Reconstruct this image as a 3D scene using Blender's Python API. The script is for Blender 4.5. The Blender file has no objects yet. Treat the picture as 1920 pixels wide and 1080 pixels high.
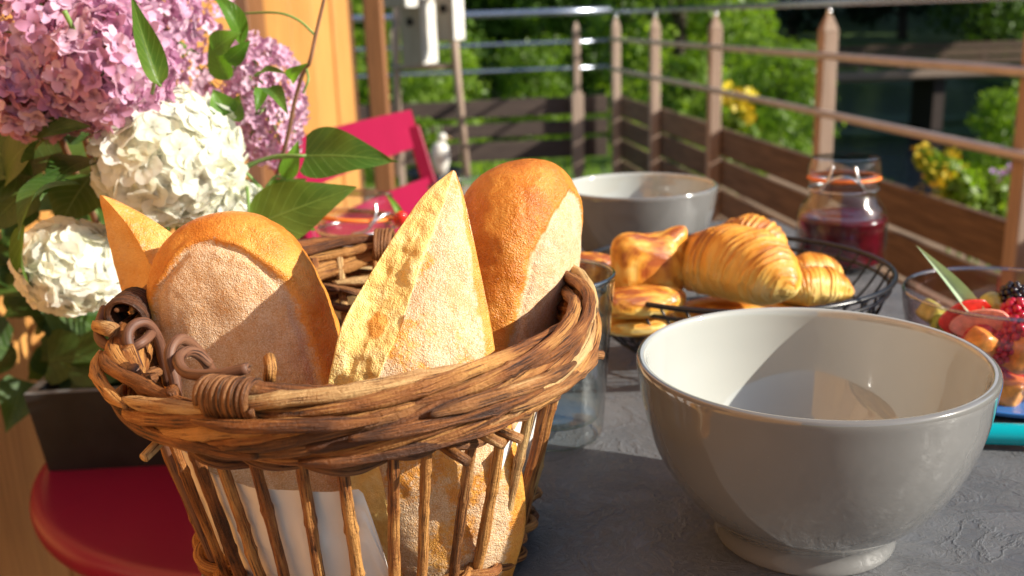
import bpy, math, random
import numpy as np
from mathutils import Vector, Matrix, noise
PI = math.pi
rng = np.random.default_rng(7)
random.seed(7)
scn = bpy.context.scene
col = scn.collection

# ---------------------------------------------------------------- camera
F_PX, PITCH, ROLL, CAM_H = 1875.26, 0.264177, -0.0336636, 0.24
_cp, _sp, _cr, _sr = math.cos(PITCH), math.sin(PITCH), math.cos(ROLL), math.sin(ROLL)
_fw = np.array([0, _cp, -_sp]); _u0 = np.array([0, _sp, _cp]); _r0 = np.array([1., 0, 0])
_rt = _r0 * _cr + _u0 * _sr; _up = -_r0 * _sr + _u0 * _cr
cam = bpy.data.cameras.new('camera'); camo = bpy.data.objects.new('camera', cam); col.objects.link(camo)
camo.matrix_world = Matrix(((_rt[0], _up[0], -_fw[0], 0), (_rt[1], _up[1], -_fw[1], 0), (_rt[2], _up[2], -_fw[2], CAM_H), (0, 0, 0, 1)))
cam.sensor_width = 36; cam.lens = F_PX / 1920 * 36
cam.clip_start = 0.02; cam.clip_end = 900
cam.dof.use_dof = True; cam.dof.focus_distance = 0.40; cam.dof.aperture_fstop = cam.lens / 1000 / 0.0030
scn.camera = camo

# ---------------------------------------------------------------- light
SUN_AZ, SUN_EL = math.radians(-15), math.radians(26.5)      # azimuth from +X
w = bpy.data.worlds.new('World'); scn.world = w; w.use_nodes = True
nt = w.node_tree; nt.nodes.clear()
sky = nt.nodes.new('ShaderNodeTexSky'); sky.sky_type = 'NISHITA'; sky.sun_disc = False
sky.sun_elevation = SUN_EL; sky.sun_rotation = math.radians(105); sky.air_density = 1.0; sky.dust_density = 1.0
bg = nt.nodes.new('ShaderNodeBackground'); bg.inputs[1].default_value = 0.095
wo = nt.nodes.new('ShaderNodeOutputWorld')
nt.links.new(sky.outputs[0], bg.inputs[0]); nt.links.new(bg.outputs[0], wo.inputs[0])
sl = bpy.data.lights.new('sun', 'SUN'); sl.energy = 5.0; sl.angle = math.radians(0.55); sl.color = (1.0, 0.94, 0.83)
so = bpy.data.objects.new('sun', sl); col.objects.link(so)
sd = Vector((math.cos(SUN_EL) * math.cos(SUN_AZ), math.cos(SUN_EL) * math.sin(SUN_AZ), math.sin(SUN_EL)))
so.rotation_euler = sd.to_track_quat('Z', 'Y').to_euler()
scn.view_settings.view_transform = 'Standard'; scn.view_settings.look = 'None'
scn.view_settings.exposure = 0.74; scn.view_settings.gamma = 1.0; scn.view_settings.use_curve_mapping = False
scn.cycles.use_denoising = True
scn.cycles.max_bounces = 10; scn.cycles.transparent_max_bounces = 24
scn.cycles.diffuse_bounces = 4; scn.cycles.glossy_bounces = 5; scn.cycles.transmission_bounces = 8
scn.cycles.sample_clamp_indirect = 6.0

# ---------------------------------------------------------------- helpers
def ray(x, y): return (x - 960) / F_PX * _rt - (y - 540) / F_PX * _up + _fw
def at(x, y, Y):
    d = ray(x, y); return d * (Y / d[1]) + np.array([0, 0, CAM_H])
def atz(x, y, z):
    d = ray(x, y); return d * ((z - CAM_H) / d[2]) + np.array([0, 0, CAM_H])
def nz(p, s, o=0.0): return noise.noise(Vector((p[0] * s + o, p[1] * s - o, p[2] * s + o * .7)))
def fr(p, s, o=0.0, n=4): return noise.fractal(Vector((p[0] * s + o, p[1] * s - o, p[2] * s + o * .7)), 1.0, 2.0, n)
def unit(v): v = np.asarray(v, float); return v / max(1e-12, np.linalg.norm(v))
def lerp(a, b, t): return a + (b - a) * t
def smooth(a, b, x):
    t = np.clip((x - a) / (b - a), 0, 1); return t * t * (3 - 2 * t)

def make_mesh(name, V, F, mats, uv=None, attrs=None, sm=True, midx=None):
    V = np.asarray(V, dtype=np.float32).reshape(-1, 3)
    me = bpy.data.meshes.new(name)
    if isinstance(F, np.ndarray):
        n, k = F.shape
        me.vertices.add(len(V)); me.vertices.foreach_set('co', V.ravel())
        me.loops.add(n * k); me.loops.foreach_set('vertex_index', F.astype(np.int32).ravel())
        me.polygons.add(n); me.polygons.foreach_set('loop_start', np.arange(0, n * k, k, dtype=np.int32))
        me.polygons.foreach_set('loop_total', np.full(n, k, dtype=np.int32))
        me.update(calc_edges=True)
    else:
        me.from_pydata(V.tolist(), [], [list(map(int, f)) for f in F]); me.update()
    if sm: me.polygons.foreach_set('use_smooth', [True] * len(me.polygons))
    for m in (mats if isinstance(mats, (list, tuple)) else [mats]): me.materials.append(m)
    if midx is not None: me.polygons.foreach_set('material_index', midx)
    if uv is not None:
        vi = np.zeros(len(me.loops), dtype=np.int32); me.loops.foreach_get('vertex_index', vi)
        l = me.uv_layers.new(name='UVMap'); l.data.foreach_set('uv', np.asarray(uv, dtype=np.float32)[vi].ravel())
    for k_, a in (attrs or {}).items():
        at_ = me.attributes.new(k_, 'FLOAT', 'POINT'); at_.data.foreach_set('value', np.asarray(a, dtype=np.float32))
    me.validate(); return me
def link(me, name=None, parent=None, loc=None):
    o = bpy.data.objects.new(name or me.name, me); col.objects.link(o)
    if parent is not None: o.parent = parent
    if loc is not None: o.location = loc
    return o
def obj(name, V, F, m, parent=None, **k): return link(make_mesh(name, V, F, m, **k), name, parent)
def tag(o, label=None, cat=None, group=None, kind=None):
    if label: o['label'] = label
    if cat: o['category'] = cat
    if group: o['group'] = group
    if kind: o['kind'] = kind
    return o
def empty(name, label, cat, group=None):
    o = bpy.data.objects.new(name, None); o.empty_display_size = .02; col.objects.link(o); return tag(o, label, cat, group)

class MB:
    def __init__(s): s.V = []; s.F = []; s.U = []; s.n = 0
    def add(s, V, F, U=None):
        V = np.asarray(V, float).reshape(-1, 3)
        s.V.append(V); s.F += [tuple(i + s.n for i in f) for f in F]
        s.U.append(np.zeros((len(V), 2)) if U is None else np.asarray(U, float)); s.n += len(V)
        return s
    def box(s, c, size, ax=None, bev=0.0):
        """box with chamfered edges, centre c, full sizes, axes rows ax"""
        c = np.asarray(c, float); h = np.asarray(size, float) / 2; ax = np.eye(3) if ax is None else np.asarray(ax, float)
        b = min(bev, *(h * .9)) if bev else 0
        if not b:
            P = [c + ax[0] * h[0] * i + ax[1] * h[1] * j + ax[2] * h[2] * k for i in (-1, 1) for j in (-1, 1) for k in (-1, 1)]
            return s.add(P, [(0, 1, 3, 2), (4, 6, 7, 5), (0, 4, 5, 1), (2, 3, 7, 6), (0, 2, 6, 4), (1, 5, 7, 3)])
        import itertools
        P = []; idx = {}
        for sg in itertools.product((-1, 1), repeat=3):
            for k in range(3):
                q = np.array(sg) * h - np.array(sg) * b * np.array([0 if i == k else 1 for i in range(3)])
                idx[(sg, k)] = len(P); P.append(c + q @ ax)
        Fc = []
        for k in range(3):
            i, j = (k + 1) % 3, (k + 2) % 3
            for sk in (-1, 1):
                r = []
                for (a_, b_) in ((-1, -1), (1, -1), (1, 1), (-1, 1)):
                    sg = [0, 0, 0]; sg[k] = sk; sg[i] = a_; sg[j] = b_; r.append(idx[(tuple(sg), k)])
                Fc.append(tuple(r) if sk > 0 else tuple(r[::-1]))
            for a_ in (-1, 1):
                for b_ in (-1, 1):
                    s1 = [0, 0, 0]; s1[k] = -1; s1[i] = a_; s1[j] = b_; s2 = list(s1); s2[k] = 1
                    s1, s2 = tuple(s1), tuple(s2)
                    q = (idx[(s1, i)], idx[(s2, i)], idx[(s2, j)], idx[(s1, j)])
                    Fc.append(q if a_ * b_ > 0 else q[::-1])
        for sg in itertools.product((-1, 1), repeat=3):
            q = tuple(idx[(sg, k)] for k in range(3)); Fc.append(q if np.prod(sg) > 0 else q[::-1])
        return s.add(P, Fc)
    def sweep(s, pts, rad, sides=8, closed=False, cap=True, squash=1.0, bark=0.0, off=0.0):
        V, Fq, U = sweep(pts, rad, sides, closed, cap, squash, bark, off); return s.add(V, Fq, U)
    def out(s, name, m, parent=None, sm=True, **k):
        return obj(name, np.concatenate(s.V), s.F, m, parent, uv=np.concatenate(s.U), sm=sm, **k)

def sweep(pts, rad, sides=8, closed=False, cap=True, squash=1.0, bark=0.0, off=0.0):
    P = np.asarray(pts, float); n = len(P); rad = np.broadcast_to(np.asarray(rad, float), (n,))
    T = (np.roll(P, -1, 0) - np.roll(P, 1, 0)) if closed else np.gradient(P, axis=0)
    T /= np.maximum(1e-9, np.linalg.norm(T, axis=1))[:, None]
    ref = np.array([0, 0, 1.]) if abs(T[0][2]) < .9 else np.array([1., 0, 0])
    nn = unit(np.cross(T[0], ref)); N = [nn]
    for i in range(1, n):
        nn = nn - T[i] * (nn @ T[i]); nn = unit(nn); N.append(nn)
    N = np.array(N); B = np.cross(T, N)
    if closed:
        m = N[-1] - T[0] * (N[-1] @ T[0]); a = math.atan2(m @ B[0], m @ N[0])
        tw = -a * np.arange(n) / n
        c_, s_ = np.cos(tw)[:, None], np.sin(tw)[:, None]; N, B = N * c_ + B * s_, -N * s_ + B * c_
    ang = np.arange(sides) / sides * 2 * PI
    L = np.concatenate([[0], np.cumsum(np.linalg.norm(np.diff(P, axis=0), axis=1))])
    R = np.repeat(rad[:, None], sides, 1)
    if bark:
        k = np.zeros((n, sides))
        for j in range(sides):
            for i in range(n):
                k[i, j] = noise.noise(Vector((math.cos(ang[j]) * 1.6 + off, math.sin(ang[j]) * 1.6, L[i] * 45 + off))) + .5 * noise.noise(Vector((math.cos(ang[j]) * 3.4 + off, math.sin(ang[j]) * 3.4, L[i] * 160 - off)))
        R = R * (1 + bark * k)
    V = P[:, None, :] + (np.cos(ang)[None, :, None] * N[:, None, :] + squash * np.sin(ang)[None, :, None] * B[:, None, :]) * R[..., None]
    V = V.reshape(-1, 3)
    U = np.stack([np.repeat(L[:, None], sides, 1), np.repeat((np.abs(ang / PI - 1))[None, :], n, 0) * rad.mean() * 3], -1).reshape(-1, 2) + off
    F = []
    for i in range(n if closed else n - 1):
        a, b = i * sides, ((i + 1) % n) * sides
        for j in range(sides): F.append((a + j, a + (j + 1) % sides, b + (j + 1) % sides, b + j))
    if cap and not closed:
        V = np.concatenate([V, [P[0]], [P[-1]]]); U = np.concatenate([U, [U[0]], [U[-1]]]); c0, c1 = n * sides, n * sides + 1
        for j in range(sides):
            F.append((c0, (j + 1) % sides, j)); F.append((c1, (n - 1) * sides + j, (n - 1) * sides + (j + 1) % sides))
    return V, F, U

def lathe(prof, c, seg=96, ecc=1.0):
    """prof: list of (r, z); closed where r == 0"""
    pr = np.array(prof, float); a = np.arange(seg) / seg * 2 * PI
    V = np.stack([c[0] + pr[:, 0, None] * np.cos(a), c[1] + pr[:, 0, None] * np.sin(a) * ecc, c[2] + np.repeat(pr[:, 1, None], seg, 1)], -1).reshape(-1, 3)
    F = []
    for i in range(len(pr) - 1):
        for j in range(seg):
            k = (j + 1) % seg; F.append((i * seg + j, i * seg + k, (i + 1) * seg + k, (i + 1) * seg + j))
    return V, F
def spline(P, n):
    """Catmull-Rom through P"""
    P = np.asarray(P, float); Q = np.vstack([2 * P[0] - P[1], P, 2 * P[-1] - P[-2]]); out = []
    t = np.linspace(0, len(P) - 1 - 1e-9, n)
    for u in t:
        i = int(u); f = u - i; a, b, c, d = Q[i:i + 4]
        out.append(.5 * ((2 * b) + (-a + c) * f + (2 * a - 5 * b + 4 * c - d) * f * f + (-a + 3 * b - 3 * c + d) * f ** 3))
    return np.array(out)
def grid_faces(nu, nv, wrap=False):
    F = []
    for i in range(nu - 1):
        for j in range(nv if wrap else nv - 1):
            k = (j + 1) % nv; F.append((i * nv + j, i * nv + k, (i + 1) * nv + k, (i + 1) * nv + j))
    return F

# ---------------------------------------------------------------- materials
class NB:
    def __init__(s, name):
        s.m = bpy.data.materials.new(name); s.m.use_nodes = True; s.t = s.m.node_tree; s.t.nodes.clear()
        s.o = s.t.nodes.new('ShaderNodeOutputMaterial')
    def n(s, typ, ins=None, **props):
        nd = s.t.nodes.new('ShaderNode' + typ)
        for k, v in props.items(): setattr(nd, k, v)
        for k, v in (ins or {}).items():
            if hasattr(v, 'links'): s.t.links.new(v, nd.inputs[k])
            else: nd.inputs[k].default_value = v
        return nd
    def co(s, kind='Object'): return s.n('TexCoord').outputs[kind]
    def noise(s, sc, det=4, co=None, rough=.55, dist=0.0, stretch=None):
        co = co or s.co()
        if stretch: co = s.n('Mapping', {'Vector': co, 'Scale': stretch}).outputs[0]
        return s.n('TexNoise', {'Vector': co, 'Scale': sc, 'Detail': det, 'Roughness': rough, 'Distortion': dist}).outputs['Fac']
    def ramp(s, f, stops):
        nd = s.n('ValToRGB', {'Fac': f}); e = nd.color_ramp.elements
        while len(e) < len(stops): e.new(.5)
        for el, (p, c) in zip(e, stops):
            el.position = p; el.color = (c, c, c, 1) if isinstance(c, (int, float)) else (*c, 1)
        return nd.outputs['Color']
    def mix(s, f, a, b, mode='MIX'):
        nd = s.n('Mix', data_type='RGBA', blend_type=mode)
        for k, v in ((0, f), (6, a), (7, b)):
            if hasattr(v, 'links'): s.t.links.new(v, nd.inputs[k])
            else: nd.inputs[k].default_value = v if k == 0 else (*v, 1)
        return nd.outputs[2]
    def math(s, op, a, b=0.0, c=0.0):
        nd = s.n('Math', operation=op)
        for k, v in enumerate((a, b, c)):
            if hasattr(v, 'links'): s.t.links.new(v, nd.inputs[k])
            else: nd.inputs[k].default_value = v
        return nd.outputs[0]
    def attr(s, name): return s.n('Attribute', attribute_name=name).outputs['Fac']
    def bump(s, h, strength, dist, normal=None):
        i = {'Height': h, 'Strength': strength, 'Distance': dist}
        if normal is not None: i['Normal'] = normal
        return s.n('Bump', i).outputs[0]
    def bsdf(s, **k):
        nd = s.n('BsdfPrincipled')
        for a, v in k.items():
            a = a.replace('_', ' ')
            if hasattr(v, 'links'): s.t.links.new(v, nd.inputs[a])
            else: nd.inputs[a].default_value = (*v, 1) if a.endswith('Color') else v
        return nd.outputs[0]
    def done(s, sh): s.t.links.new(sh, s.o.inputs[0]); return s.m

def simple(name, c, rough=.5, var=.15, sc=60, bump=.0, **k):
    b = NB(name); f = b.noise(sc, 5)
    lo = tuple(x * (1 - var) for x in c); hi = tuple(min(1, x * (1 + var)) for x in c)
    cc = b.ramp(f, [(.3, lo), (.7, hi)])
    if bump: k['Normal'] = b.bump(f, bump, .002)
    return b.done(b.bsdf(Base_Color=cc, Roughness=rough, **k))

def bread_mat():
    b = NB('baked_bread')
    bake, flour, crumb = b.attr('bake'), b.attr('flour'), b.attr('crumb')
    n1 = b.noise(55, 5); n2 = b.noise(650, 4); n3 = b.noise(1900, 3); n4 = b.noise(160, 6, rough=.7)
    bk = b.math('ADD', bake, b.math('MULTIPLY', b.math('SUBTRACT', n1, .5), .95))
    bk = b.math('ADD', bk, b.math('MULTIPLY', b.math('SUBTRACT', n2, .5), .45))
    crust = b.ramp(bk, [(.0, (.80, .46, .14)), (.3, (.72, .32, .055)), (.62, (.58, .18, .018)), (1., (.30, .065, .008))])
    fl = b.math('ADD', flour, b.math('MULTIPLY', b.math('SUBTRACT', n4, .5), 1.3))
    fl = b.math('ADD', fl, b.math('MULTIPLY', b.math('SUBTRACT', n2, .5), 1.2))
    flm = b.ramp(fl, [(.38, 0.0), (.78, .85)])
    under = b.ramp(n2, [(.3, (.48, .24, .09)), (.7, (.66, .39, .18))])
    flc = b.ramp(n3, [(.3, (.62, .45, .28)), (.7, (.80, .66, .48))])
    floury = b.mix(b.ramp(b.math('ADD', b.math('MULTIPLY', b.math('ADD', n4, b.noise(70, 5, rough=.7)), .5), b.math('MULTIPLY', b.math('SUBTRACT', n3, .5), 1.0)), [(.30, 0.0), (.66, 1.0)]), under, flc)
    c = b.mix(flm, crust, floury)
    cr = b.ramp(b.noise(130, 6, rough=.65), [(.25, (.76, .45, .12)), (.5, (.86, .60, .20)), (.75, (.92, .74, .36))])
    c = b.mix(b.ramp(crumb, [(.4, 0.0), (.6, 1.0)]), c, cr)
    h = b.math('ADD', b.math('MULTIPLY', n2, .4), b.math('MULTIPLY', n3, .2))
    vor = b.n('TexVoronoi', {'Vector': b.co(), 'Scale': 1500.0}).outputs['Distance']
    h = b.math('ADD', h, b.math('MULTIPLY', vor, .3)); h = b.math('ADD', h, b.math('MULTIPLY', b.noise(230, 5, rough=.7), 1.2))
    nrm = b.bump(h, .8, .0012)
    ro = b.math('ADD', b.math('MULTIPLY', b.math('MAXIMUM', flm, crumb), .5), .30)
    return b.done(b.bsdf(Base_Color=c, Roughness=ro, Normal=nrm, Specular_IOR_Level=.45, Subsurface_Weight=.06, Subsurface_Scale=.004, Subsurface_Radius=(1., .5, .2)))
def pastry_mat():
    b = NB('glazed_pastry')
    bake = b.attr('bake'); uv = b.co('UV')
    st = b.n('TexNoise', {'Vector': b.n('Mapping', {'Vector': uv, 'Scale': (170., 3.0, 1.)}).outputs[0], 'Scale': 1.0, 'Detail': 4.0, 'Roughness': .6}).outputs['Fac']
    n1 = b.noise(70, 5)
    v = b.math('ADD', bake, b.math('MULTIPLY', b.math('SUBTRACT', st, .5), .7)); v = b.math('ADD', v, b.math('MULTIPLY', b.math('SUBTRACT', n1, .5), .5))
    c = b.ramp(v, [(.0, (.92, .72, .34)), (.3, (.90, .58, .13)), (.58, (.80, .34, .03)), (1., (.36, .08, .01))])
    nrm = b.bump(b.math('ADD', st, b.math('MULTIPLY', b.noise(500, 3), .3)), .6, .0015)
    return b.done(b.bsdf(Base_Color=c, Roughness=.38, Normal=nrm, Coat_Weight=.2, Coat_Roughness=.25, Subsurface_Weight=.05, Subsurface_Scale=.003, Subsurface_Radius=(1., .5, .2)))
def wicker_mat(name, lo, mid, hi, rough=.55, bumpk=.9):
    b = NB(name); uv = b.co('UV'); rnd = b.n('ObjectInfo').outputs['Random']
    uvs = b.n('VectorMath', {0: uv, 1: b.n('CombineXYZ', {'X': b.math('MULTIPLY', rnd, 7.0), 'Y': b.math('MULTIPLY', rnd, 3.0)}).outputs[0]}, operation='ADD').outputs[0]
    fib = b.n('TexNoise', {'Vector': b.n('Mapping', {'Vector': uvs, 'Scale': (55., 1100., 1.)}).outputs[0], 'Scale': 1.0, 'Detail': 5.0, 'Roughness': .62}).outputs['Fac']
    blo = b.n('TexNoise', {'Vector': b.n('Mapping', {'Vector': uvs, 'Scale': (26., 90., 1.)}).outputs[0], 'Scale': 1.0, 'Detail': 3.0}).outputs['Fac']
    v = b.math('ADD', b.math('MULTIPLY', fib, .55), b.math('MULTIPLY', blo, .55)); v = b.math('ADD', v, b.math('MULTIPLY', b.math('SUBTRACT', rnd, .5), .22))
    c = b.ramp(v, [(.38, lo), (.52, mid), (.66, hi)])
    crack = b.ramp(fib, [(.36, 0.0), (.44, 1.0)])
    c = b.mix(crack, tuple(x * .5 for x in lo), c)
    nrm = b.bump(b.math('ADD', fib, b.math('MULTIPLY', b.noise(700, 4), .5)), bumpk, .0020)
    return b.done(b.bsdf(Base_Color=c, Roughness=rough, Normal=nrm, Specular_IOR_Level=.4))
def wood_mat(name, lo, hi, rough=.6, ax=(18, 18, 1.2), sc=4.0, spec=.4, bump=.3):
    b = NB(name); rnd = b.n('ObjectInfo').outputs['Random']
    co = b.n('VectorMath', {0: b.co(), 1: b.n('CombineXYZ', {'X': b.math('MULTIPLY', rnd, 9.0), 'Y': b.math('MULTIPLY', rnd, 5.0), 'Z': b.math('MULTIPLY', rnd, 13.0)}).outputs[0]}, operation='ADD').outputs[0]
    g = b.noise(sc, 6, co=co, stretch=ax, dist=.6, rough=.6)
    g2 = b.math('ADD', g, b.math('MULTIPLY', b.math('SUBTRACT', rnd, .5), .25))
    c = b.ramp(g2, [(.3, lo), (.7, hi)])
    return b.done(b.bsdf(Base_Color=c, Roughness=rough, Normal=b.bump(g, bump, .002), Specular_IOR_Level=spec))
def leaf_mat(name, dark, light, rough=.42, trans=.35, veins=True, scale=30):
    b = NB(name); uv = b.co('UV'); rnd = b.n('ObjectInfo').outputs['Random']
    sep = b.n('SeparateXYZ', {0: uv}); u, v = sep.outputs[0], sep.outputs[1]
    f = b.math('ADD', b.noise(scale, 4), b.math('MULTIPLY', b.math('SUBTRACT', rnd, .5), .35))
    c = b.ramp(f, [(.3, dark), (.7, light)])
    k = {}
    if veins:
        av = b.math('ABSOLUTE', b.math('SUBTRACT', v, .5))
        ph = b.math('MULTIPLY', b.math('SUBTRACT', u, b.math('MULTIPLY', av, .55)), 8.5)
        ln = b.math('ABSOLUTE', b.math('SUBTRACT', b.math('FRACT', ph), .5))
        vm = b.ramp(ln, [(.0, 1.0), (.07, 0.0)]); mid = b.ramp(av, [(.0, 1.0), (.022, 0.0)])
        mk = b.math('MAXIMUM', b.math('MULTIPLY', vm, .55), mid)
        c = b.mix(b.math('MULTIPLY', mk, .55), c, tuple(min(1, x * 1.8 + .06) for x in light))
        k['Normal'] = b.bump(b.math('ADD', b.math('MULTIPLY', mk, -1.0), b.math('MULTIPLY', b.noise(160, 4), .4)), .5, .001)
    p = b.bsdf(Base_Color=c, Roughness=rough, **k)
    t = b.n('BsdfTranslucent', {'Color': b.mix(1.0, c, (1.3, 1.35, .5), 'MULTIPLY')}).outputs[0]
    return b.done(b.n('MixShader', {0: trans, 1: p, 2: t}).outputs[0])
def petal_mat(name, stops, trans=.35, sc=25):
    b = NB(name); rnd = b.n('ObjectInfo').outputs['Random']
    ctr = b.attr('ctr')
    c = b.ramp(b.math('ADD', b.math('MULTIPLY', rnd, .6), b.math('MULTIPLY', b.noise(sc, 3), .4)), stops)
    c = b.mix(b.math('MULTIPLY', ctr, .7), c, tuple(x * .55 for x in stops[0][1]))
    p = b.bsdf(Base_Color=c, Roughness=.5, Specular_IOR_Level=.35)
    t = b.n('BsdfTranslucent', {'Color': c}).outputs[0]
    return b.done(b.n('MixShader', {0: trans, 1: p, 2: t}).outputs[0])
def glass_mat(name, tint=(.97, .98, .98), refl=1.0, base=.03):
    """thin clear glass: straight transmission with a Fresnel coat of reflection"""
    b = NB(name)
    edge = b.n('LayerWeight', {'Blend': .5}).outputs['Facing']
    fac = b.math('MINIMUM', b.math('ADD', b.math('MULTIPLY', b.math('POWER', edge, 4.0), .9 * refl), base + .02), 1.0)
    tc = b.mix(b.math('POWER', edge, 3.0), tint, tuple(x * .72 for x in tint))
    t = b.n('BsdfTransparent', {'Color': tc}).outputs[0]
    g = b.n('BsdfGlossy', {'Roughness': .03}).outputs[0]
    return b.done(b.n('MixShader', {0: fac, 1: t, 2: g}).outputs[0])
def ceramic(name, c, rough=.12):
    b = NB(name); f = b.noise(9, 3)
    cc = b.ramp(f, [(.3, tuple(x * .96 for x in c)), (.7, tuple(x * 1.04 for x in c))])
    sp = b.ramp(b.noise(900, 2), [(.74, 0.0), (.78, 1.0)])
    return b.done(b.bsdf(Base_Color=b.mix(b.math('MULTIPLY', sp, .12), cc, (.9, .88, .82)), Roughness=rough, Coat_Weight=.9, Coat_Roughness=.03, Normal=b.bump(b.noise(45, 3), .03, .002)))

M = {}
M['bread'] = bread_mat(); M['pastry'] = pastry_mat()
M['bark'] = wicker_mat('willow_bark', (.065, .021, .007), (.245, .082, .018), (.52, .25, .07))
M['bark_light'] = wicker_mat('peeled_willow', (.09, .032, .010), (.32, .13, .036), (.60, .38, .16))
M['bark_dark'] = wicker_mat('dark_bark', (.025, .010, .005), (.115, .038, .012), (.28, .12, .04))
M['glass_rim'] = glass_mat('polished_glass_rim', (.75, .84, .88), 1.4, .28)
M['rattan'] = wicker_mat('smooth_rattan', (.07, .028, .016), (.12, .050, .028), (.17, .078, .042), rough=.55, bumpk=.15)
def slate():
    b = NB('slate_table'); n1 = b.noise(14, 6, rough=.6, dist=1.2); n2 = b.noise(60, 6, rough=.65, dist=2.0); n3 = b.noise(380, 3)
    ridge = b.math('ABSOLUTE', b.math('SUBTRACT', n2, .5)); rv = b.ramp(ridge, [(.0, 1.0), (.035, 0.0)])
    rv2 = b.ramp(b.math('ABSOLUTE', b.math('SUBTRACT', n1, .5)), [(.0, 1.0), (.03, 0.0)])
    c = b.ramp(n1, [(.3, (.080, .083, .090)), (.7, (.145, .147, .153))])
    c = b.mix(b.math('MULTIPLY', rv, .12), c, (.34, .33, .31))
    h = b.math('ADD', b.math('MULTIPLY', rv, .5), b.math('ADD', b.math('MULTIPLY', rv2, .8), b.math('MULTIPLY', n2, 1.4))); h = b.math('ADD', h, b.math('MULTIPLY', n3, .15))
    return b.done(b.bsdf(Base_Color=c, Roughness=b.ramp(n2, [(.3, .36), (.7, .55)]), Normal=b.bump(h, .4, .0022)))
M['slate'] = slate()
M['bowl_out'] = ceramic('taupe_glaze', (.175, .172, .165)); M['bowl_in'] = ceramic('cream_glaze', (.40, .41, .38), .06)
M['glass'] = glass_mat('clear_glass'); M['glass_blue'] = glass_mat('bluish_glass', (.90, .96, .98), 1.6, .07)
M['glass_pink'] = glass_mat('rosy_glass', (.97, .90, .92), 1.2)
M['black_wire'] = simple('black_wire', (.012, .012, .014), .28, sc=400)
M['steel'] = simple('bright_steel', (.75, .75, .76), .22, .05, Metallic=1.0)
M['orange_rubber'] = simple('orange_rubber', (.85, .20, .03), .45)
M['jam'] = simple('dark_red_jam', (.085, .002, .008), .12, .5, 90, Subsurface_Weight=.2, Subsurface_Scale=.003)
M['apricot'] = simple('pale_preserve', (.62, .40, .16), .3, .4, 120)
M['red_paint'] = simple('raspberry_paint', (.27, .005, .040), .36, .06, 8, .05)
M['black_box'] = simple('charcoal_slate', (.013, .013, .014), .5, .5, 30, .5)
M['box_rim'] = simple('grey_box_edge', (.20, .20, .20), .5, .2, 90, .4)  # top edge, a lighter grey than the panels
M['soil'] = simple('potting_soil', (.025, .016, .010), .95, .4, 200, .8)
M['paper'] = simple('white_paper', (.80, .75, .70), .75, .03, 30, .12, Subsurface_Weight=0.0)
M['wall'] = wood_mat('orange_stained_wood', (.37, .155, .035), (.60, .30, .085), .5, (18, 18, 1.2))
M['wall_dark'] = wood_mat('dark_gap_wood', (.06, .025, .012), (.13, .05, .02), .6)
M['wall_brown'] = wood_mat('brown_stained_wood', (.16, .065, .022), (.28, .115, .04), .6)
M['post'] = wood_mat('weathered_post', (.30, .21, .155), (.46, .34, .26), .65)
M['board'] = wood_mat('weathered_board', (.085, .05, .032), (.20, .125, .075), .7, (3, 1.2, 18))
M['board_far'] = wood_mat('dark_weathered_board', (.05, .034, .028), (.10, .068, .052), .7, (1.2, 3, 18))
M['deck'] = wood_mat('deck_plank', (.22, .15, .09), (.36, .25, .16), .7, (18, 1.2, 18))
M['rail'] = simple('brushed_rail', (.62, .53, .48), .34, .1, 20, Metallic=.45)
M['rail_blue'] = simple('sky_tinted_rail', (.42, .46, .55), .25, .1, 20, Metallic=.85)  # blue of the reflected sky put into the metal colour
M['white_paint'] = simple('chalky_white_paint', (.70, .68, .62), .6, .12, 15, .2)
M['bird_wood'] = wood_mat('pale_box_wood', (.36, .27, .18), (.50, .40, .29), .7)
M['turquoise'] = simple('turquoise_glaze', (.0, .36, .42), .18, .08, 20)
M['blue'] = simple('blue_glaze', (.03, .17, .50), .25, .08, 20)
M['grey_glaze'] = simple('dark_grey_glaze', (.10, .10, .11), .25, .1, 20)
M['leaf'] = leaf_mat('lilac_leaf', (.07, .16, .02), (.22, .34, .06), .34, .46)
M['leaf_bright'] = leaf_mat('young_leaf', (.08, .20, .015), (.17, .34, .03), .42, .45)
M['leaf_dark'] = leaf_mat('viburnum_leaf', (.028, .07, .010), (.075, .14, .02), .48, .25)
M['stem'] = simple('green_stem', (.16, .26, .06), .5, .2, 60)
M['twig'] = simple('reddish_twig', (.22, .11, .06), .6, .2, 90)
M['lilac'] = petal_mat('lilac_petal', [(.2, (.66, .32, .50)), (.5, (.82, .52, .68)), (.85, (.92, .72, .82))], .42)
M['snow'] = petal_mat('snowball_petal', [(.2, (.93, .93, .76)), (.5, (.96, .96, .86)), (.85, (.97, .97, .92))], .55)
M['bark_tree'] = simple('tree_bark', (.07, .05, .035), .9, .4, 12, .8)
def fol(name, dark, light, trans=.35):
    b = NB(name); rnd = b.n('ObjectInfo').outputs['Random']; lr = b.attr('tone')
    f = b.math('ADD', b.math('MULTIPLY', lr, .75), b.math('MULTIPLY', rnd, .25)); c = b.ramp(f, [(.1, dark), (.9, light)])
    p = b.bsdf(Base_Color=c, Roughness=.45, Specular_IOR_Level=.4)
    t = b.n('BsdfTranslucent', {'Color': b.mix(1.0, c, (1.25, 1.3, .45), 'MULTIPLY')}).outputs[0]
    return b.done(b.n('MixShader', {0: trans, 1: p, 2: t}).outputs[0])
M['f_bright'] = fol('sunny_foliage', (.09, .18, .015), (.29, .42, .04), .5)
M['f_mid'] = fol('green_foliage', (.035, .09, .012), (.15, .27, .03))
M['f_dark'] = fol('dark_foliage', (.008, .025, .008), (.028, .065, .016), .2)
M['yellow'] = simple('yellow_petal', (.75, .58, .03), .5, .2, 40)
M['violet'] = simple('violet_petal', (.42, .22, .55), .5, .2, 40)

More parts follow.
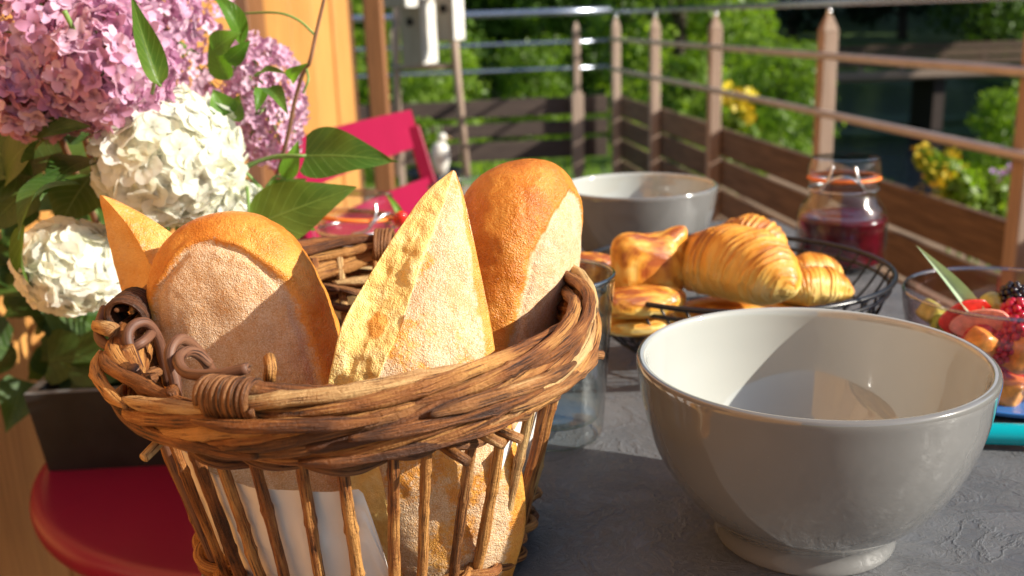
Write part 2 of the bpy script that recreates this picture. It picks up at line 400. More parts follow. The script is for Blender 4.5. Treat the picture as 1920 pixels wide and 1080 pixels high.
# ================================================================ the setting
RD = np.array([-.109, .994, 0]); RN = np.array([.994, .109, 0])          # along / across the deck railing
UPV = np.array([0, 0, 1.])
DECK_Z, LAWN_Z, WATER_Z = -.76, -1.25, -2.6
def rp(s, l, z=0.0): q = RD * s + RN * l; return np.array([q[0], q[1], z])
def terrain_h(X, Y):
    lb = 2.1 + .06 * Y; rb = 14 + .16 * Y
    left = smooth(0, 1.3, X - lb); right = smooth(-3, 0, X - rb)
    h = LAWN_Z + (-3.4 - LAWN_Z) * left * (1 - right)
    h = h + 1.2 * right + np.maximum(0, X - rb) * .22 * right
    far = smooth(40, 47, Y); h = h * (1 - far) + far * (-1.4)
    h = h + np.maximum(0, Y - 50) * .16 * smooth(50, 60, Y) + np.minimum(9, np.maximum(0, -X - 14) * .1)
    return np.minimum(h, 26)
def build_terrain():
    xs = np.concatenate([np.linspace(-400, -20, 20, endpoint=False), np.linspace(-20, 45, 130, endpoint=False), np.linspace(45, 400, 24)])
    ys = np.concatenate([np.linspace(-400, -10, 16, endpoint=False), np.linspace(-10, 60, 110, endpoint=False), np.linspace(60, 420, 24)])
    X, Y = np.meshgrid(xs, ys, indexing='ij'); Z = terrain_h(X, Y) + .05 * np.sin(X * 1.7) * np.cos(Y * 1.3)
    V = np.stack([X, Y, Z], -1).reshape(-1, 3); nx, ny = X.shape
    i, j = np.meshgrid(np.arange(nx - 1), np.arange(ny - 1), indexing='ij'); a = (i * ny + j).ravel()
    Fq = np.stack([a, a + ny, a + ny + 1, a + 1], -1)
    b = NB('meadow_ground'); f = b.noise(1.6, 6); g = b.noise(22, 5)
    c = b.ramp(b.math('ADD', b.math('MULTIPLY', f, .6), b.math('MULTIPLY', g, .4)), [(.3, (.035, .075, .012)), (.7, (.13, .22, .03))])
    m = b.done(b.bsdf(Base_Color=c, Roughness=.9, Normal=b.bump(g, .8, .06)))
    tag(obj('ground', V, Fq, m), kind='structure')
build_terrain()
b = NB('river_water')
wv = b.noise(1.1, 4, stretch=(1, 2.2, 1)); wv2 = b.noise(6, 3, stretch=(1, 2.0, 1))
M['water'] = b.done(b.bsdf(Base_Color=(.006, .014, .016), Roughness=.06, IOR=1.33, Normal=b.bump(b.math('ADD', wv, b.math('MULTIPLY', wv2, .25)), .6, .30)))
tag(obj('river', [(0, -60, WATER_Z), (60, -60, WATER_Z), (60, 60, WATER_Z), (0, 60, WATER_Z)], [(0, 1, 2, 3)], M['water'], sm=False), kind='structure')

# deck floor with its planks
mb = MB(); mb.box((.2, 1.85, DECK_Z - .09), (3.4, 8.9, .06)); deck = tag(mb.out('deck_floor', M['deck'], sm=False), kind='structure')
pl = None
for k in range(21):
    q = rp(2.2, -.55 + k * .148 - .9, DECK_Z - .03 - .002)
    if q[0] < -.56: q = q
    if pl is None:
        mb = MB(); mb.box((0, -.35, 0), (.142, 8.7, .052), None, .004); pl = mb.out('deck_plank', M['deck'], deck, sm=False); o = pl
    else: o = link(pl.data, 'deck_plank', deck)
    o.location = (-1.15 + k * .148, 2.2, DECK_Z - .03)

# house wall of upright boards at the left
WX = -.58
wall = empty('house_wall', 'orange stained timber house wall of upright boards on the left', 'wall')
mb = MB(); mb.box((WX - .10, 1.3, .75), (.10, 5.62, 3.1)); mb.out('wall_core', M['wall_dark'], wall, sm=False)
edges = [-1.45, -1.2, -.95, -.72, -.48, -.25, 0, .22, .46, .68, .92, 1.16, 1.42, 1.66, 1.95, 2.24]
def wboard(y0, y1, pro=.0, mat='wall', z0=-.76, z1=2.25):
    m_ = MB(); m_.box((WX - .025 + pro, (y0 + y1) / 2, (z0 + z1) / 2), (.045, y1 - y0 - .006, z1 - z0), None, .004); m_.out('board', M[mat], wall, sm=False)
for a, b_ in zip(edges[:-1], edges[1:]): wboard(a, b_)
wboard(2.245, 2.36, .0, 'wall_dark'); wboard(2.36, 2.53, .004, 'wall_brown'); wboard(2.53, 2.84); wboard(2.84, 3.17); wboard(3.17, 3.5); wboard(3.50, 3.84, .012)  # the flush dark board stands in for the shade of an open gap
wboard(3.90, 4.06, -.005, 'wall_dark')
mb = MB(); mb.box((WX + .03, 4.42, .3), (.080, .085, 2.15), None, .006); tag(mb.out('corner_post', M['wall_brown'], sm=False), 'upright brown wooden post at the far end of the orange wall', 'post')

# railing on the right
rail = empty('deck_railing', 'brown wooden and metal deck railing running along the right side', 'railing')
posts = [-1.0, .06, 1.07, 2.085, 3.18, 4.34, 5.37, 6.33]
AX = np.array([RN, RD, UPV])
def post_mb(s, l, z1=.215, wd=.050):
    m_ = MB(); h = z1 - .05 + .80
    m_.box(rp(s, l, -.80 + h / 2), (wd, wd, h), AX, .004)
    c = rp(s, l, z1 - .05); q = [c + AX[0] * i * wd / 2 + AX[1] * j * wd / 2 for i, j in ((-1, -1), (1, -1), (1, 1), (-1, 1))]
    tip = [c + UPV * .05 + AX[0] * i * .008 + AX[1] * j * .008 for i, j in ((-1, -1), (1, -1), (1, 1), (-1, 1))]
    m_.add(q + tip, [(0, 1, 5, 4), (1, 2, 6, 5), (2, 3, 7, 6), (3, 0, 4, 7), (4, 5, 6, 7)]); return m_
for s in posts: post_mb(s, 1.4).out('post', M['post'], rail, sm=False)
mb = MB(); mb.box(rp(2.65, 1.40, .252), (.060, 7.5, .022), AX, .005); mb.out('handrail', M['rail_blue'], rail, sm=False)
mb = MB()
for s in posts: mb.sweep([rp(s, 1.4, .20), rp(s, 1.4, .242)], .008, 8)
mb.out('handrail_bracket', M['steel'], rail)
for z in (.09, -.09):
    mb = MB(); mb.sweep([rp(s, 1.362, z) for s in np.linspace(-1.1, 6.33, 12)], .012, 10); mb.out('rail', M['rail'], rail)
zb = [(-.265, -.385), (-.402, -.520), (-.537, -.655), (-.672, -.752)]
for i in range(len(posts) - 1):
    for (t_, b_) in zb:
        m_ = MB(); m_.box(rp((posts[i] + posts[i + 1]) / 2, 1.44 + .002 * ((i % 3) - 1), (t_ + b_) / 2 + .002 * ((i * 7) % 3 - 1)), (.022, posts[i + 1] - posts[i] - .004, t_ - b_), AX, .003)
        m_.out('board', M['board'], rail, sm=False)

# far fence
fence = empty('end_fence', 'dark board fence with metal rails closing the far end of the deck', 'fence')
SF = 6.36
for l in (.02, 1.155): post_mb(SF, l, .20 if l > .5 else .20, .040).out('post', M['post'], fence, sm=False)
mb = MB(); mb.box(rp(SF + .004, 1.155, -.50), (.075, .05, .52), AX, .004); mb.out('post_foot', M['post'], fence, sm=False)
mb = MB(); mb.sweep([rp(SF, l, .262) for l in np.linspace(-.6, 1.37, 6)], .022, 12); mb.out('handrail', M['rail_blue'], fence)
for z in (.079, -.082):
    mb = MB(); mb.sweep([rp(SF, l, z) for l in np.linspace(-.6, 1.37, 6)], .011, 8); mb.out('rail', M['rail_blue'], fence)
for (t_, b_) in ((-.262, -.372), (-.412, -.500), (-.530, -.650)):
    for l0, l1 in ((-.6, .40), (.404, 1.36)):
        m_ = MB(); m_.box(rp(SF + .06, (l0 + l1) / 2, (t_ + b_) / 2), (l1 - l0, .022, t_ - b_), AX, .003); m_.out('board', M['board_far'], fence, sm=False)

# wooden bridge over the river
br = empty('footbridge', 'dark wooden footbridge with a pale beam crossing the river', 'bridge')
by = 24.0
mb = MB(); mb.box((10, by, -1.38), (13.6, 1.6, .10)); mb.out('bridge_deck', M['deck'], br, sm=False)
mb = MB(); mb.box((10, by - .83, -1.29), (13.6, .06, .16)); mb.out('beam', M['post'], br, sm=False)
for k in range(15):
    m_ = MB(); m_.box((3.4 + k * .94, by - .80, -.93), (.09, .08, .56)); m_.out('post', M['post'], br, sm=False)
for z in (-.70, -.86, -1.04):
    m_ = MB(); m_.box((10, by - .85, z), (13.4, .03, .13)); m_.out('rail_board', M['board'], br, sm=False)
for x in (5, 10, 15):
    m_ = MB(); m_.box((x, by, -2.4), (.25, 1.3, 1.9)); m_.out('pier', M['board_far'], br, sm=False)

# ---------------------------------------------------------------- foliage
def leaf_cloud(centers, radii, n, size, seed, flat=.7, shell=.55):
    r = np.random.default_rng(seed); ci = r.integers(0, len(centers), n)
    C = np.asarray(centers, float)[ci]; R = np.asarray(radii, float)[ci]
    d = r.normal(size=(n, 3)); d /= np.linalg.norm(d, axis=1)[:, None]
    rad = R * (shell + (1 - shell) * r.random(n) ** .6) * (1 + .18 * r.normal(size=n))
    P = C + d * rad[:, None] * np.array([1, 1, flat])
    nrm = d + r.normal(size=(n, 3)) * .6 + np.array([0, 0, .35]); nrm /= np.linalg.norm(nrm, axis=1)[:, None]
    t = np.cross(nrm, r.normal(size=(n, 3))); t /= np.linalg.norm(t, axis=1)[:, None]; b = np.cross(nrm, t)
    s = (size * (.6 + .8 * r.random(n)))[:, None]
    V = np.stack([P - t * s * .5, P - b * s * .26 + nrm * s * .06, P + t * s * .5, P + b * s * .26 + nrm * s * .06], 1).reshape(-1, 3)
    Fq = np.arange(n * 4).reshape(-1, 4); tone = np.repeat(np.clip(r.random(n) * .7 + r.random(len(centers))[ci] * .3, 0, 1), 4)
    return V, Fq, tone
def tree_proto(kind, h, crown_r, nleaf, leaf, mat, seed, base=.12, ncl=26):
    r = np.random.default_rng(seed); C = []; R = []
    for k in range(ncl):
        u = (k + .5) / ncl; z = h * (base + (1 - base) * u); rr = crown_r * (math.sin(PI * min(1, .12 + .85 * u)) ** .6)
        a = k * 2.399 + r.random(); q = rr * (.35 + .5 * r.random())
        C.append((math.cos(a) * q, math.sin(a) * q, z)); R.append(crown_r * (.28 + .22 * r.random()))
    V, Fq, tone = leaf_cloud(C, R, nleaf, leaf, seed)
    crown = make_mesh('crown', V, Fq, mat, attrs={'tone': tone}, sm=False)
    m_ = MB(); tr = h * .022 + .02
    m_.sweep(spline([(0, 0, -.3), (.04 * h * .2, 0, h * .35), (0, .02 * h, h * .85)], 8), np.linspace(tr, tr * .25, 8), 7)
    for k in range(0, ncl, 3):
        c = np.array(C[k]); m_.sweep(spline([(0, 0, c[2] * .75), c * [.5, .5, .92], c], 5), np.linspace(tr * .4, tr * .1, 5), 5)
    trunk = make_mesh('trunk', np.concatenate(m_.V), m_.F, M['bark_tree'])
    return crown, trunk
protos = {
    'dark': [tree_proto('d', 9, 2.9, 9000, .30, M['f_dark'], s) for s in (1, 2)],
    'mid': [tree_proto('m', 7, 2.4, 9000, .24, M['f_mid'], s, .06) for s in (3, 4)],
    'bush': [tree_proto('b', 1.9, 1.0, 7000, .085, M['f_bright'], s, .0, 20) for s in (5, 6)],
    'willow': [tree_proto('w', 4.6, 1.15, 9000, .11, M['f_bright'], 7, .02, 34)],
    'shrub': [tree_proto('s', 1.8, .95, 6000, .09, M['f_mid'], 8, .0, 20)],
}
cnt = 0
def plant_tree(kind, x, y, sc, label, group, cat='tree', name=None, z=None):
    global cnt; pr = protos[kind][cnt % len(protos[kind])]; cnt += 1
    e = empty(name or {'bush': 'bush', 'shrub': 'bush'}.get(kind, 'tree'), label, cat, group)
    e.location = (x, y, float(terrain_h(np.array(float(x)), np.array(float(y)))) if z is None else z)
    e.scale = (sc, sc, sc * random.uniform(.92, 1.1)); e.rotation_euler = (0, 0, random.uniform(0, 6.28))
    for me in pr: link(me, me.name.split('.')[0], e)
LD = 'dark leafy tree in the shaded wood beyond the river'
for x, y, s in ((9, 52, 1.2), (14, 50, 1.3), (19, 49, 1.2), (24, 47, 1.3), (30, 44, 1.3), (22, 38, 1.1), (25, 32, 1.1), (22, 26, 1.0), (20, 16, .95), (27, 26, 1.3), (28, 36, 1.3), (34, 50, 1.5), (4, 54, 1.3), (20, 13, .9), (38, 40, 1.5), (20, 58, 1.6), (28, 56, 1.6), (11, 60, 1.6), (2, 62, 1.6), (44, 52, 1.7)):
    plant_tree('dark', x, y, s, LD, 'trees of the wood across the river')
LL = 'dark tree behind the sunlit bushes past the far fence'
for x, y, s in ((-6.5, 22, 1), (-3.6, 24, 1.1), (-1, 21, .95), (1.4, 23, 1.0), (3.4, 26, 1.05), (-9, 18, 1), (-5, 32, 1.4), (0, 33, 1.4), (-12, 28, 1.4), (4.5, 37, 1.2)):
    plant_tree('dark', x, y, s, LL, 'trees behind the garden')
plant_tree('mid', -1.6, 16.5, .62, 'green tree with small leaves over the middle of the far fence', None)
plant_tree('mid', .7, 17.5, .60, 'green tree just left of the tall bright willow', None)
plant_tree('mid', -4.2, 15.5, .66, 'green tree behind the hanging bird boxes', None)
plant_tree('willow', 2.05, 12.2, 1.0, 'tall sunlit willow between the two farthest railing posts', None)
plant_tree('willow', 2.75, 13.8, .80, 'smaller bright willow right of the tall one', None)
for x, y, s, lb in ((-1.9, 9.6, .72, 'bright bush behind the hanging white bird box'), (-.75, 9.4, .66, 'bright bush seen right of the leaning pole'), (-1.3, 12.4, 1.0, 'larger bright bush behind the two near bushes'), (.35, 11.8, .62, 'low bright bush below the far mid rails'), (-3.0, 11.4, .9, 'bright bush half hidden by the corner post'), (2.6, 9.6, .62, 'sunlit bush just beyond the railing corner')):
    plant_tree('bush', x, y, s, lb, None, 'bush')
plant_tree('mid', 12.6, 27, .62, 'sunlit green tree at the upper right over the river', None, z=-1.0)
plant_tree('willow', 4.75, 9.5, .50, 'slender bright sapling near the right edge by the water', None, z=-2.75)
plant_tree('shrub', 6.2, 9.7, .55, 'green bush on the bank near the right edge', None, 'bush', z=-2.0)
plant_tree('shrub', 3.9, 11.2, .55, 'dim bush at the water edge behind the second post', None, 'bush', z=-2.6)
LS = 'tall dark tree added on the right bank to shade the river'
for x, y, s in ((16.5, 15.5, 1.3), (16.5, 18.5, 1.4), (19.5, 29, 1.3), (19.5, 32, 1.4)):  # trees added off to the right to throw shade over the river
    plant_tree('dark', x, y, s, LS, 'trees on the right bank')
# lawn tufts beyond the fence: nobody could count them
n = 26000; r = np.random.default_rng(11); gx = r.uniform(-7, 4, n); gy = r.uniform(7.2, 16, n); gz = terrain_h(gx, gy)
a = r.uniform(0, 2 * PI, n); hh = r.uniform(.05, .16, n); lx = r.normal(0, .03, n); ly = r.normal(0, .03, n)
V = np.stack([np.stack([gx - np.cos(a) * .012, gy - np.sin(a) * .012, gz - .02], -1), np.stack([gx + np.cos(a) * .012, gy + np.sin(a) * .012, gz - .02], -1), np.stack([gx + lx, gy + ly, gz + hh], -1)], 1).reshape(-1, 3)
tag(obj('grass', V, np.arange(3 * n).reshape(-1, 3), M['f_bright'], attrs={'tone': np.repeat(r.random(n), 3)}, sm=False), 'bright sunlit grass of the lawn beyond the fence', 'grass', kind='stuff')

# ---------------------------------------------------------------- things at the far left of the deck
rack = empty('garden_rack', 'slim brown pole rack leaning at the far fence with hooks for bird boxes', 'rack')
mb = MB(); mb.sweep([at(842, -60, 5.6), at(856, 130, 5.6), at(876, 335, 5.5)], .022, 8); mb.out('leaning_pole', M['post'], rack)
mb = MB(); mb.sweep([at(735, 126, 5.7), at(850, 124, 5.62)], .016, 8); mb.out('crossbar', M['post'], rack)
mb = MB(); mb.sweep([at(742, -60, 5.7), at(744, 330, 5.7)], .020, 8); mb.out('upright_pole', M['post'], rack)
mb = MB(); mb.sweep([at(735, -8, 5.7), at(850, -12, 5.62)], .016, 8); mb.out('upper_crossbar', M['post'], rack)
def birdbox(c, wd, h, mat_f, mat_s, label, rz=.3):
    e = empty('bird_box', label, 'bird box'); c = np.array(c)
    ax = np.array([[math.cos(rz), math.sin(rz), 0], [-math.sin(rz), math.cos(rz), 0], [0, 0, 1]])
    m_ = MB(); m_.box(c, (wd, wd, h), ax, .004); m_.out('box_body', M[mat_f], e, sm=False)
    m_ = MB(); m_.box(c + ax[0] * (wd / 2 + .004), (.008, wd * .96, h * .96), ax, .002); m_.out('side_panel', M[mat_s], e, sm=False)
    m_ = MB(); m_.box(c + [0, 0, h / 2 + .012], (wd * 1.25, wd * 1.25, .02), ax, .003); m_.out('roof', M[mat_s], e, sm=False)
    m_ = MB(); m_.sweep([c - ax[1] * (wd / 2 + .001) + UPV * h * .18, c - ax[1] * (wd / 2 + .006) + UPV * h * .18], .022, 16); m_.out('entry_hole', M['soil'], e, sm=False)
    m_ = MB(); m_.sweep([c + [0, 0, h / 2], c + [0, 0, h / 2 + .22]], .003, 6); m_.out('hanger', M['steel'], e)
birdbox(at(784, 62, 5.5), .135, .33, 'bird_wood', 'white_paint', 'tall pale bird box with a white side hanging from the rack', -.55)
birdbox(at(842, 32, 5.35), .105, .24, 'bird_wood', 'white_paint', 'smaller pale bird box hanging right of the tall one', -.5)
birdbox(at(748, -12, 5.3), .13, .14, 'bird_wood', 'white_paint', 'bird box cut by the top edge above the tall one', -.4)
pot = empty('plant_pot', 'dark round pot with a small green plant standing before the far fence', 'plant pot')
pc = at(818, 372, 5.0); pc[2] = DECK_Z
V, Fq = lathe([(0, 0), (.10, 0), (.13, .24), (.14, .25), (.14, .28), (.12, .28), (.12, .25), (0, .25)], pc, 40); obj('pot_body', V, Fq, M['black_box'], pot)
V, Fq, tone = leaf_cloud([(pc[0] - .02, pc[1], pc[2] + .42), (pc[0] - .05, pc[1], pc[2] + .50), (pc[0] - .01, pc[1], pc[2] + .34)], [.060, .05, .07], 420, .04, 31)
obj('foliage', V, Fq, M['f_bright'], pot, attrs={'tone': tone}, sm=False)
m_ = MB()
for k in range(7):
    a = k * .9; m_.sweep(spline([pc + [0, 0, .24], pc + [.04 * math.cos(a), .04 * math.sin(a), .4], pc + [.06 * math.cos(a) - .02, .06 * math.sin(a), .50]], 5), .003, 5)
m_.out('stem', M['stem'], pot)
fig = empty('garden_figure', 'small white garden bird figure beside the dark pot', 'garden ornament')
fc = at(826, 292, 4.7)
prof = [(0, -.09), (.02, -.085), (.035, -.05), (.045, 0), (.038, .04), (.022, .062), (.0, .07)]
V, Fq = lathe(prof, fc, 24, .8); obj('figure_body', V, Fq, M['white_paint'], fig)
V, Fq = lathe([(0, -.022), (.016, -.016), (.022, 0), (.016, .016), (0, .022)], fc + [.012, 0, .085], 20); obj('figure_head', V, Fq, M['white_paint'], fig)
m_ = MB(); m_.sweep([fc + [.03, -.0, .085], fc + [.055, 0, .08]], [.007, .001], 8); m_.out('beak', M['apricot'], fig)
m_ = MB(); m_.sweep([fc + [0, 0, -.085], [fc[0], fc[1], DECK_Z]], .008, 8); m_.out('stake', M['steel'], fig)

# flowering plants outside the railing
def flower_plant(base, clouds, rad, nleaf, flowers, label, leafsz=.035, fs=.02, cm='yellow', mat='f_bright'):
    e = empty('flowering_plant', label, 'plant')
    V, Fq, tone = leaf_cloud(clouds, rad, nleaf, leafsz, int(abs(base[0]) * 100), .9, .3); obj('foliage', V, Fq, M[mat], e, attrs={'tone': tone}, sm=False)
    m_ = MB()
    for c in clouds: m_.sweep(spline([base, (np.array(base) * .4 + np.array(c) * .6) + [.02, 0, 0], c], 6), .004, 5)
    m_.out('stem', M['stem'], e); k = 0
    fm = {}
    for (c, rr, nf, cmx) in flowers:
        for _ in range(nf):
            d = rng.normal(size=3); d /= np.linalg.norm(d); p = np.array(c) + d * rr * rng.random() ** .4
            if cmx not in fm:
                q = MB()
                for j in range(6):
                    a = j * PI / 3; u = np.array([math.cos(a), math.sin(a), .25]); v = np.array([-math.sin(a), math.cos(a), 0])
                    q.add([u * .002, u * .6 * fs + v * fs * .28, u * fs, u * .6 * fs - v * fs * .28], [(0, 1, 2, 3)])
                fm[cmx] = make_mesh('flower', np.concatenate(q.V), q.F, M[cmx])
            o = link(fm[cmx], 'flower', e, p); o.rotation_euler = (rng.uniform(-1.4, 1.4), rng.uniform(-1, 1), rng.uniform(0, 6))
c1 = [at(x, y, 2.75) for x, y in ((1800, 345), (1845, 370), (1770, 320), (1870, 395), (1820, 395), (1740, 300), (1865, 350), (1800, 380))]
flower_plant(rp(2.5, 1.62, -1.1), c1, [.055, .06, .045, .06, .07, .03, .05, .07], 2600,
             [(at(1760, 325, 2.72), .045, 26, 'yellow'), (at(1730, 293, 2.72), .035, 16, 'yellow'), (at(1790, 298, 2.72), .04, 16, 'yellow'), (at(1745, 355, 2.72), .04, 14, 'yellow'), (at(1878, 322, 2.6), .03, 8, 'violet')],
             'green plant with yellow flowers hanging over the railing at the right', .03, .011)
c2 = [at(x, y, 5.2) for x, y in ((1380, 235), (1365, 265), (1400, 250), (1350, 230))]
flower_plant(rp(4.9, 1.6, -1.1), c2, [.07, .09, .06, .08], 900,
             [(at(1392, 195, 5.15), .08, 22, 'yellow'), (at(1362, 180, 5.15), .06, 14, 'yellow'), (at(1402, 225, 5.15), .06, 14, 'yellow')],
             'yellow flowering plant behind the third railing post', .05, .03)
flower_plant(rp(7.6, 2.2, -1.3), [at(x, y, 7.2) for x, y in ((1300, 190), (1290, 150), (1315, 230), (1270, 215), (1320, 160))], [.22, .2, .2, .22, .15], 2500,
             [(at(1300, 170, 7.2), .1, 3, 'yellow')], 'leafy climbing plant outside the railing between two posts', .07, .03)

# ================================================================ furniture
tbl = empty('garden_table', 'dark slate grey table top with crinkled texture carrying the breakfast', 'table')
def tcorner(s, l): return RD * s + RN * l
TL, TR, TN, TF = -.101, .438, -.30, 1.125
def slab(nu=2, nv=2):
    P = [(TN, TL), (TN, TR), (TF, TR), (TF, TL)]; rr = .012; top = []
    q = []
    for (s, l), (ds, dl) in zip(P, ((1, 1), (1, -1), (-1, -1), (-1, 1))):
        a0 = {(1, 1): 180, (1, -1): 270, (-1, -1): 0, (-1, 1): 90}[(ds, dl)]
        for k in range(6):
            a = math.radians(a0 + 90 * k / 5); q.append((s + ds * rr + rr * math.sin(a), l + dl * rr + rr * math.cos(a)))
    n_ = len(q); rings = [(-.0015, 0.0), (0.0, -.0015), (0.0, -.021), (-.002, -.023)]
    V = []
    cs, cl = (TN + TF) / 2, (TL + TR) / 2
    for off, z in rings:
        for s, l in q:
            V.append(tcorner(s + math.copysign(off, cs - s) * (-1 if off else 1), l) + [0, 0, z] if off == 0 else tcorner(s - math.copysign(-off, s - cs), l - math.copysign(-off, l - cl)) + [0, 0, z])
    Fx = []
    for i in range(3):
        for j in range(n_): k = (j + 1) % n_; Fx.append((i * n_ + j, i * n_ + k, (i + 1) * n_ + k, (i + 1) * n_ + j))
    Fx.append(tuple(range(n_))[::-1]); Fx.append(tuple(range(3 * n_, 4 * n_))); return V, Fx
V, Fx = slab(); obj('tabletop', V, Fx, M['slate'], tbl, sm=False)
for s, l in ((TN + .06, TL + .05), (TN + .06, TR - .05), (TF - .06, TL + .05), (TF - .06, TR - .05)):
    m_ = MB(); m_.box(tcorner(s, l) + [0, 0, (-.023 + DECK_Z) / 2], (.035, .035, -.023 - DECK_Z), AX, .003); m_.out('leg', M['black_box'], tbl, sm=False)

# round red side table at the left
st = empty('side_table', 'low round raspberry red side table with rounded rim at the left', 'side table')
cst = (-.195, .932, -.16); R0 = .262
V, Fx = lathe([(0, .0), (R0 - .012, .0), (R0 - .005, .001), (R0 + .002, .0), (R0 + .006, -.005), (R0 + .0075, -.012), (R0 + .006, -.019), (R0, -.024), (R0 - .008, -.024), (R0 - .02, -.012), (0, -.012)], cst, 128)
obj('tabletop', V, Fx, M['red_paint'], st)
for k in range(3):
    a = k * 2.094 + .6; m_ = MB(); m_.sweep([(cst[0] + .20 * math.cos(a), cst[1] + .20 * math.sin(a), -.178), (cst[0] + .24 * math.cos(a), cst[1] + .24 * math.sin(a), DECK_Z)], .010, 10); m_.out('leg', M['red_paint'], st)

# red bistro chair behind
ch = empty('bistro_chair', 'raspberry red slatted bistro chair behind the glass jar', 'chair')
def slat(p0, p1, q0, q1, th=.004, bow=.012):
    n_ = 12; V = []
    for i in range(n_):
        t = i / (n_ - 1); o = np.array([-bow * math.sin(PI * t), 0, 0])
        for A, B in ((p0, p1), (q0, q1)): V.append(lerp(np.array(A), np.array(B), t) + o)
    V2 = [v + np.array([-th, 0, 0]) for v in V]; k = len(V); Fx = []
    for i in range(n_ - 1):
        a = 2 * i; Fx += [(a, a + 1, a + 3, a + 2), (k + a, k + a + 2, k + a + 3, k + a + 1), (a, a + 2, k + a + 2, k + a), (a + 1, k + a + 1, k + a + 3, a + 3)]
    Fx += [(0, k, k + 1, 1), (2 * n_ - 2, 2 * n_ - 1, k + 2 * n_ - 1, k + 2 * n_ - 2)]; return V + V2, Fx
V, Fx = slat((-.277, 1.17, .104), (-.150, 1.60, .1045), (-.262, 1.17, .040), (-.137, 1.605, .047)); obj('back_slat', V, Fx, M['red_paint'], ch, sm=False)
V, Fx = slat((-.243, 1.17, -.000), (-.118, 1.60, -.000), (-.228, 1.17, -.060), (-.106, 1.605, -.060)); obj('back_slat', V, Fx, M['red_paint'], ch, sm=False)
for (a, b_) in (((-.148, 1.583, .08), (-.045, 1.583, -.34)), ((-.268, 1.19, .08), (-.165, 1.19, -.34))):
    m_ = MB(); m_.box((np.array(a) + np.array(b_)) / 2, (.022, .010, np.linalg.norm(np.array(a) - np.array(b_))), np.array([unit(np.cross((0, 1, 0), np.array(a) - np.array(b_))), (0, 1, 0), unit(np.array(a) - np.array(b_))]), .002); m_.out('back_frame', M['red_paint'], ch, sm=False)
for k in range(6):
    m_ = MB(); x0 = -.10 + k * .058; m_.box((x0, 1.40, -.33), (.045, .40, .012), np.array([unit((.96, .28, 0)), unit((-.28, .96, 0)), (0, 0, 1)]), .002); m_.out('seat_slat', M['red_paint'], ch, sm=False)
for x, y in ((-.17, 1.22), (-.05, 1.59), (.14, 1.19), (.25, 1.55)):
    m_ = MB(); m_.box((x, y, (DECK_Z - .33) / 2), (.018, .018, -.33 - DECK_Z), None, .002); m_.out('leg', M['red_paint'], ch, sm=False)

# slate planter box on the side table
plb = empty('planter_box', 'black slate planter box standing on the red side table', 'planter')
c00 = np.array([-.4432, .8713, -.16]); ex = unit(np.array([-.3399, .8761, 0]) - np.array([-.4432, .8713, 0])); ey = np.array([-ex[1], ex[0], 0])
WB, DB, HB, FL = .22, .155, .081, .008
def corner(i, j, z, inset=0.0):
    fl = FL * (z / HB); return c00 + ex * (i * WB + (fl if i else -fl) * 1 + (-inset if i else inset)) + ey * (j * DB + (fl if j else -fl) + (-inset if j else inset)) + UPV * z
for nm, (A, B) in {'front_panel': ((0, 0), (1, 0)), 'side_panel': ((0, 1), (0, 0)), 'back_panel': ((1, 1), (0, 1)), 'far_panel': ((1, 0), (1, 1))}.items():
    out = [corner(*A, 0), corner(*B, 0), corner(*B, HB), corner(*A, HB)]; inn = [corner(*A, 0, .009), corner(*B, 0, .009), corner(*B, HB, .009), corner(*A, HB, .009)]
    V = out + inn; me = make_mesh(nm, V, [(0, 1, 2, 3), (4, 7, 6, 5), (3, 2, 6, 7), (0, 4, 5, 1), (0, 3, 7, 4), (1, 5, 6, 2)], [M['black_box'], M['box_rim']], sm=False, midx=[0, 0, 1, 0, 0, 0]); link(me, nm, plb)
V = [corner(0, 0, .055, .010), corner(1, 0, .055, .010), corner(1, 1, .055, .010), corner(0, 1, .055, .010)]
obj('soil', V, [(0, 1, 2, 3)], M['soil'], plb, sm=False)

# ================================================================ the wicker basket
bk = empty('wicker_basket', 'round brown willow basket with braided rim and folded handles holding bread', 'basket')
CT, CB = np.array([-.0680, .428]), np.array([-.072, .440]); RT_, RB_ = np.array([.0995, .118]), np.array([.076, .084])
def bwall(phi, z, dr=0.0):
    t = z / .12; c = lerp(CB, CT, t); r = lerp(RB_, RT_, t) + dr
    return np.array([c[0] + r[0] * math.cos(phi), c[1] + r[1] * math.sin(phi), z])
def phi_of(x, y, z):
    p = atz(x, y, z); t = z / .12; c = lerp(CB, CT, t); r = lerp(RB_, RT_, t)
    return math.atan2((p[1] - c[1]) / r[1], (p[0] - c[0]) / r[0])
NS = 36
for k in range(NS):
    phi = 2 * PI * (k + .5) / NS + random.uniform(-.03, .03); sl_ = random.uniform(-.04, .04)
    if -2.95 < (phi if phi < PI else phi - 2 * PI) < -2.3 and k % 2: mt = 'rattan'
    else: mt = 'bark' if random.random() < .8 else 'bark_light'
    zs = np.linspace(.0, .117, 60); P = []
    for z in zs:
        q = bwall(phi + sl_ * (z / .12 - .5), z, -.0035 + .0006 * nz((k, z * 40, 0), 1)); q[:2] += [.0006 * nz((k * 3, z * 14, 5), 1), .0006 * nz((k * 3, z * 14, 9), 1)]; P.append(q)
    rr = random.uniform(.0019, .0025)
    rad = rr * (1 + .12 * np.array([nz((k * 1.7, z * 70, 2), 1) for z in zs]))
    if mt != 'rattan':
        for _ in range(2):
            zi = random.uniform(.02, .1); rad = rad + rr * .22 * np.exp(-((zs - zi) / .0016) ** 2)
    m_ = MB(); m_.sweep(P, rad, 12, bark=.0 if mt == 'rattan' else .15, off=k * 1.3); m_.out('stake', M[mt], bk)
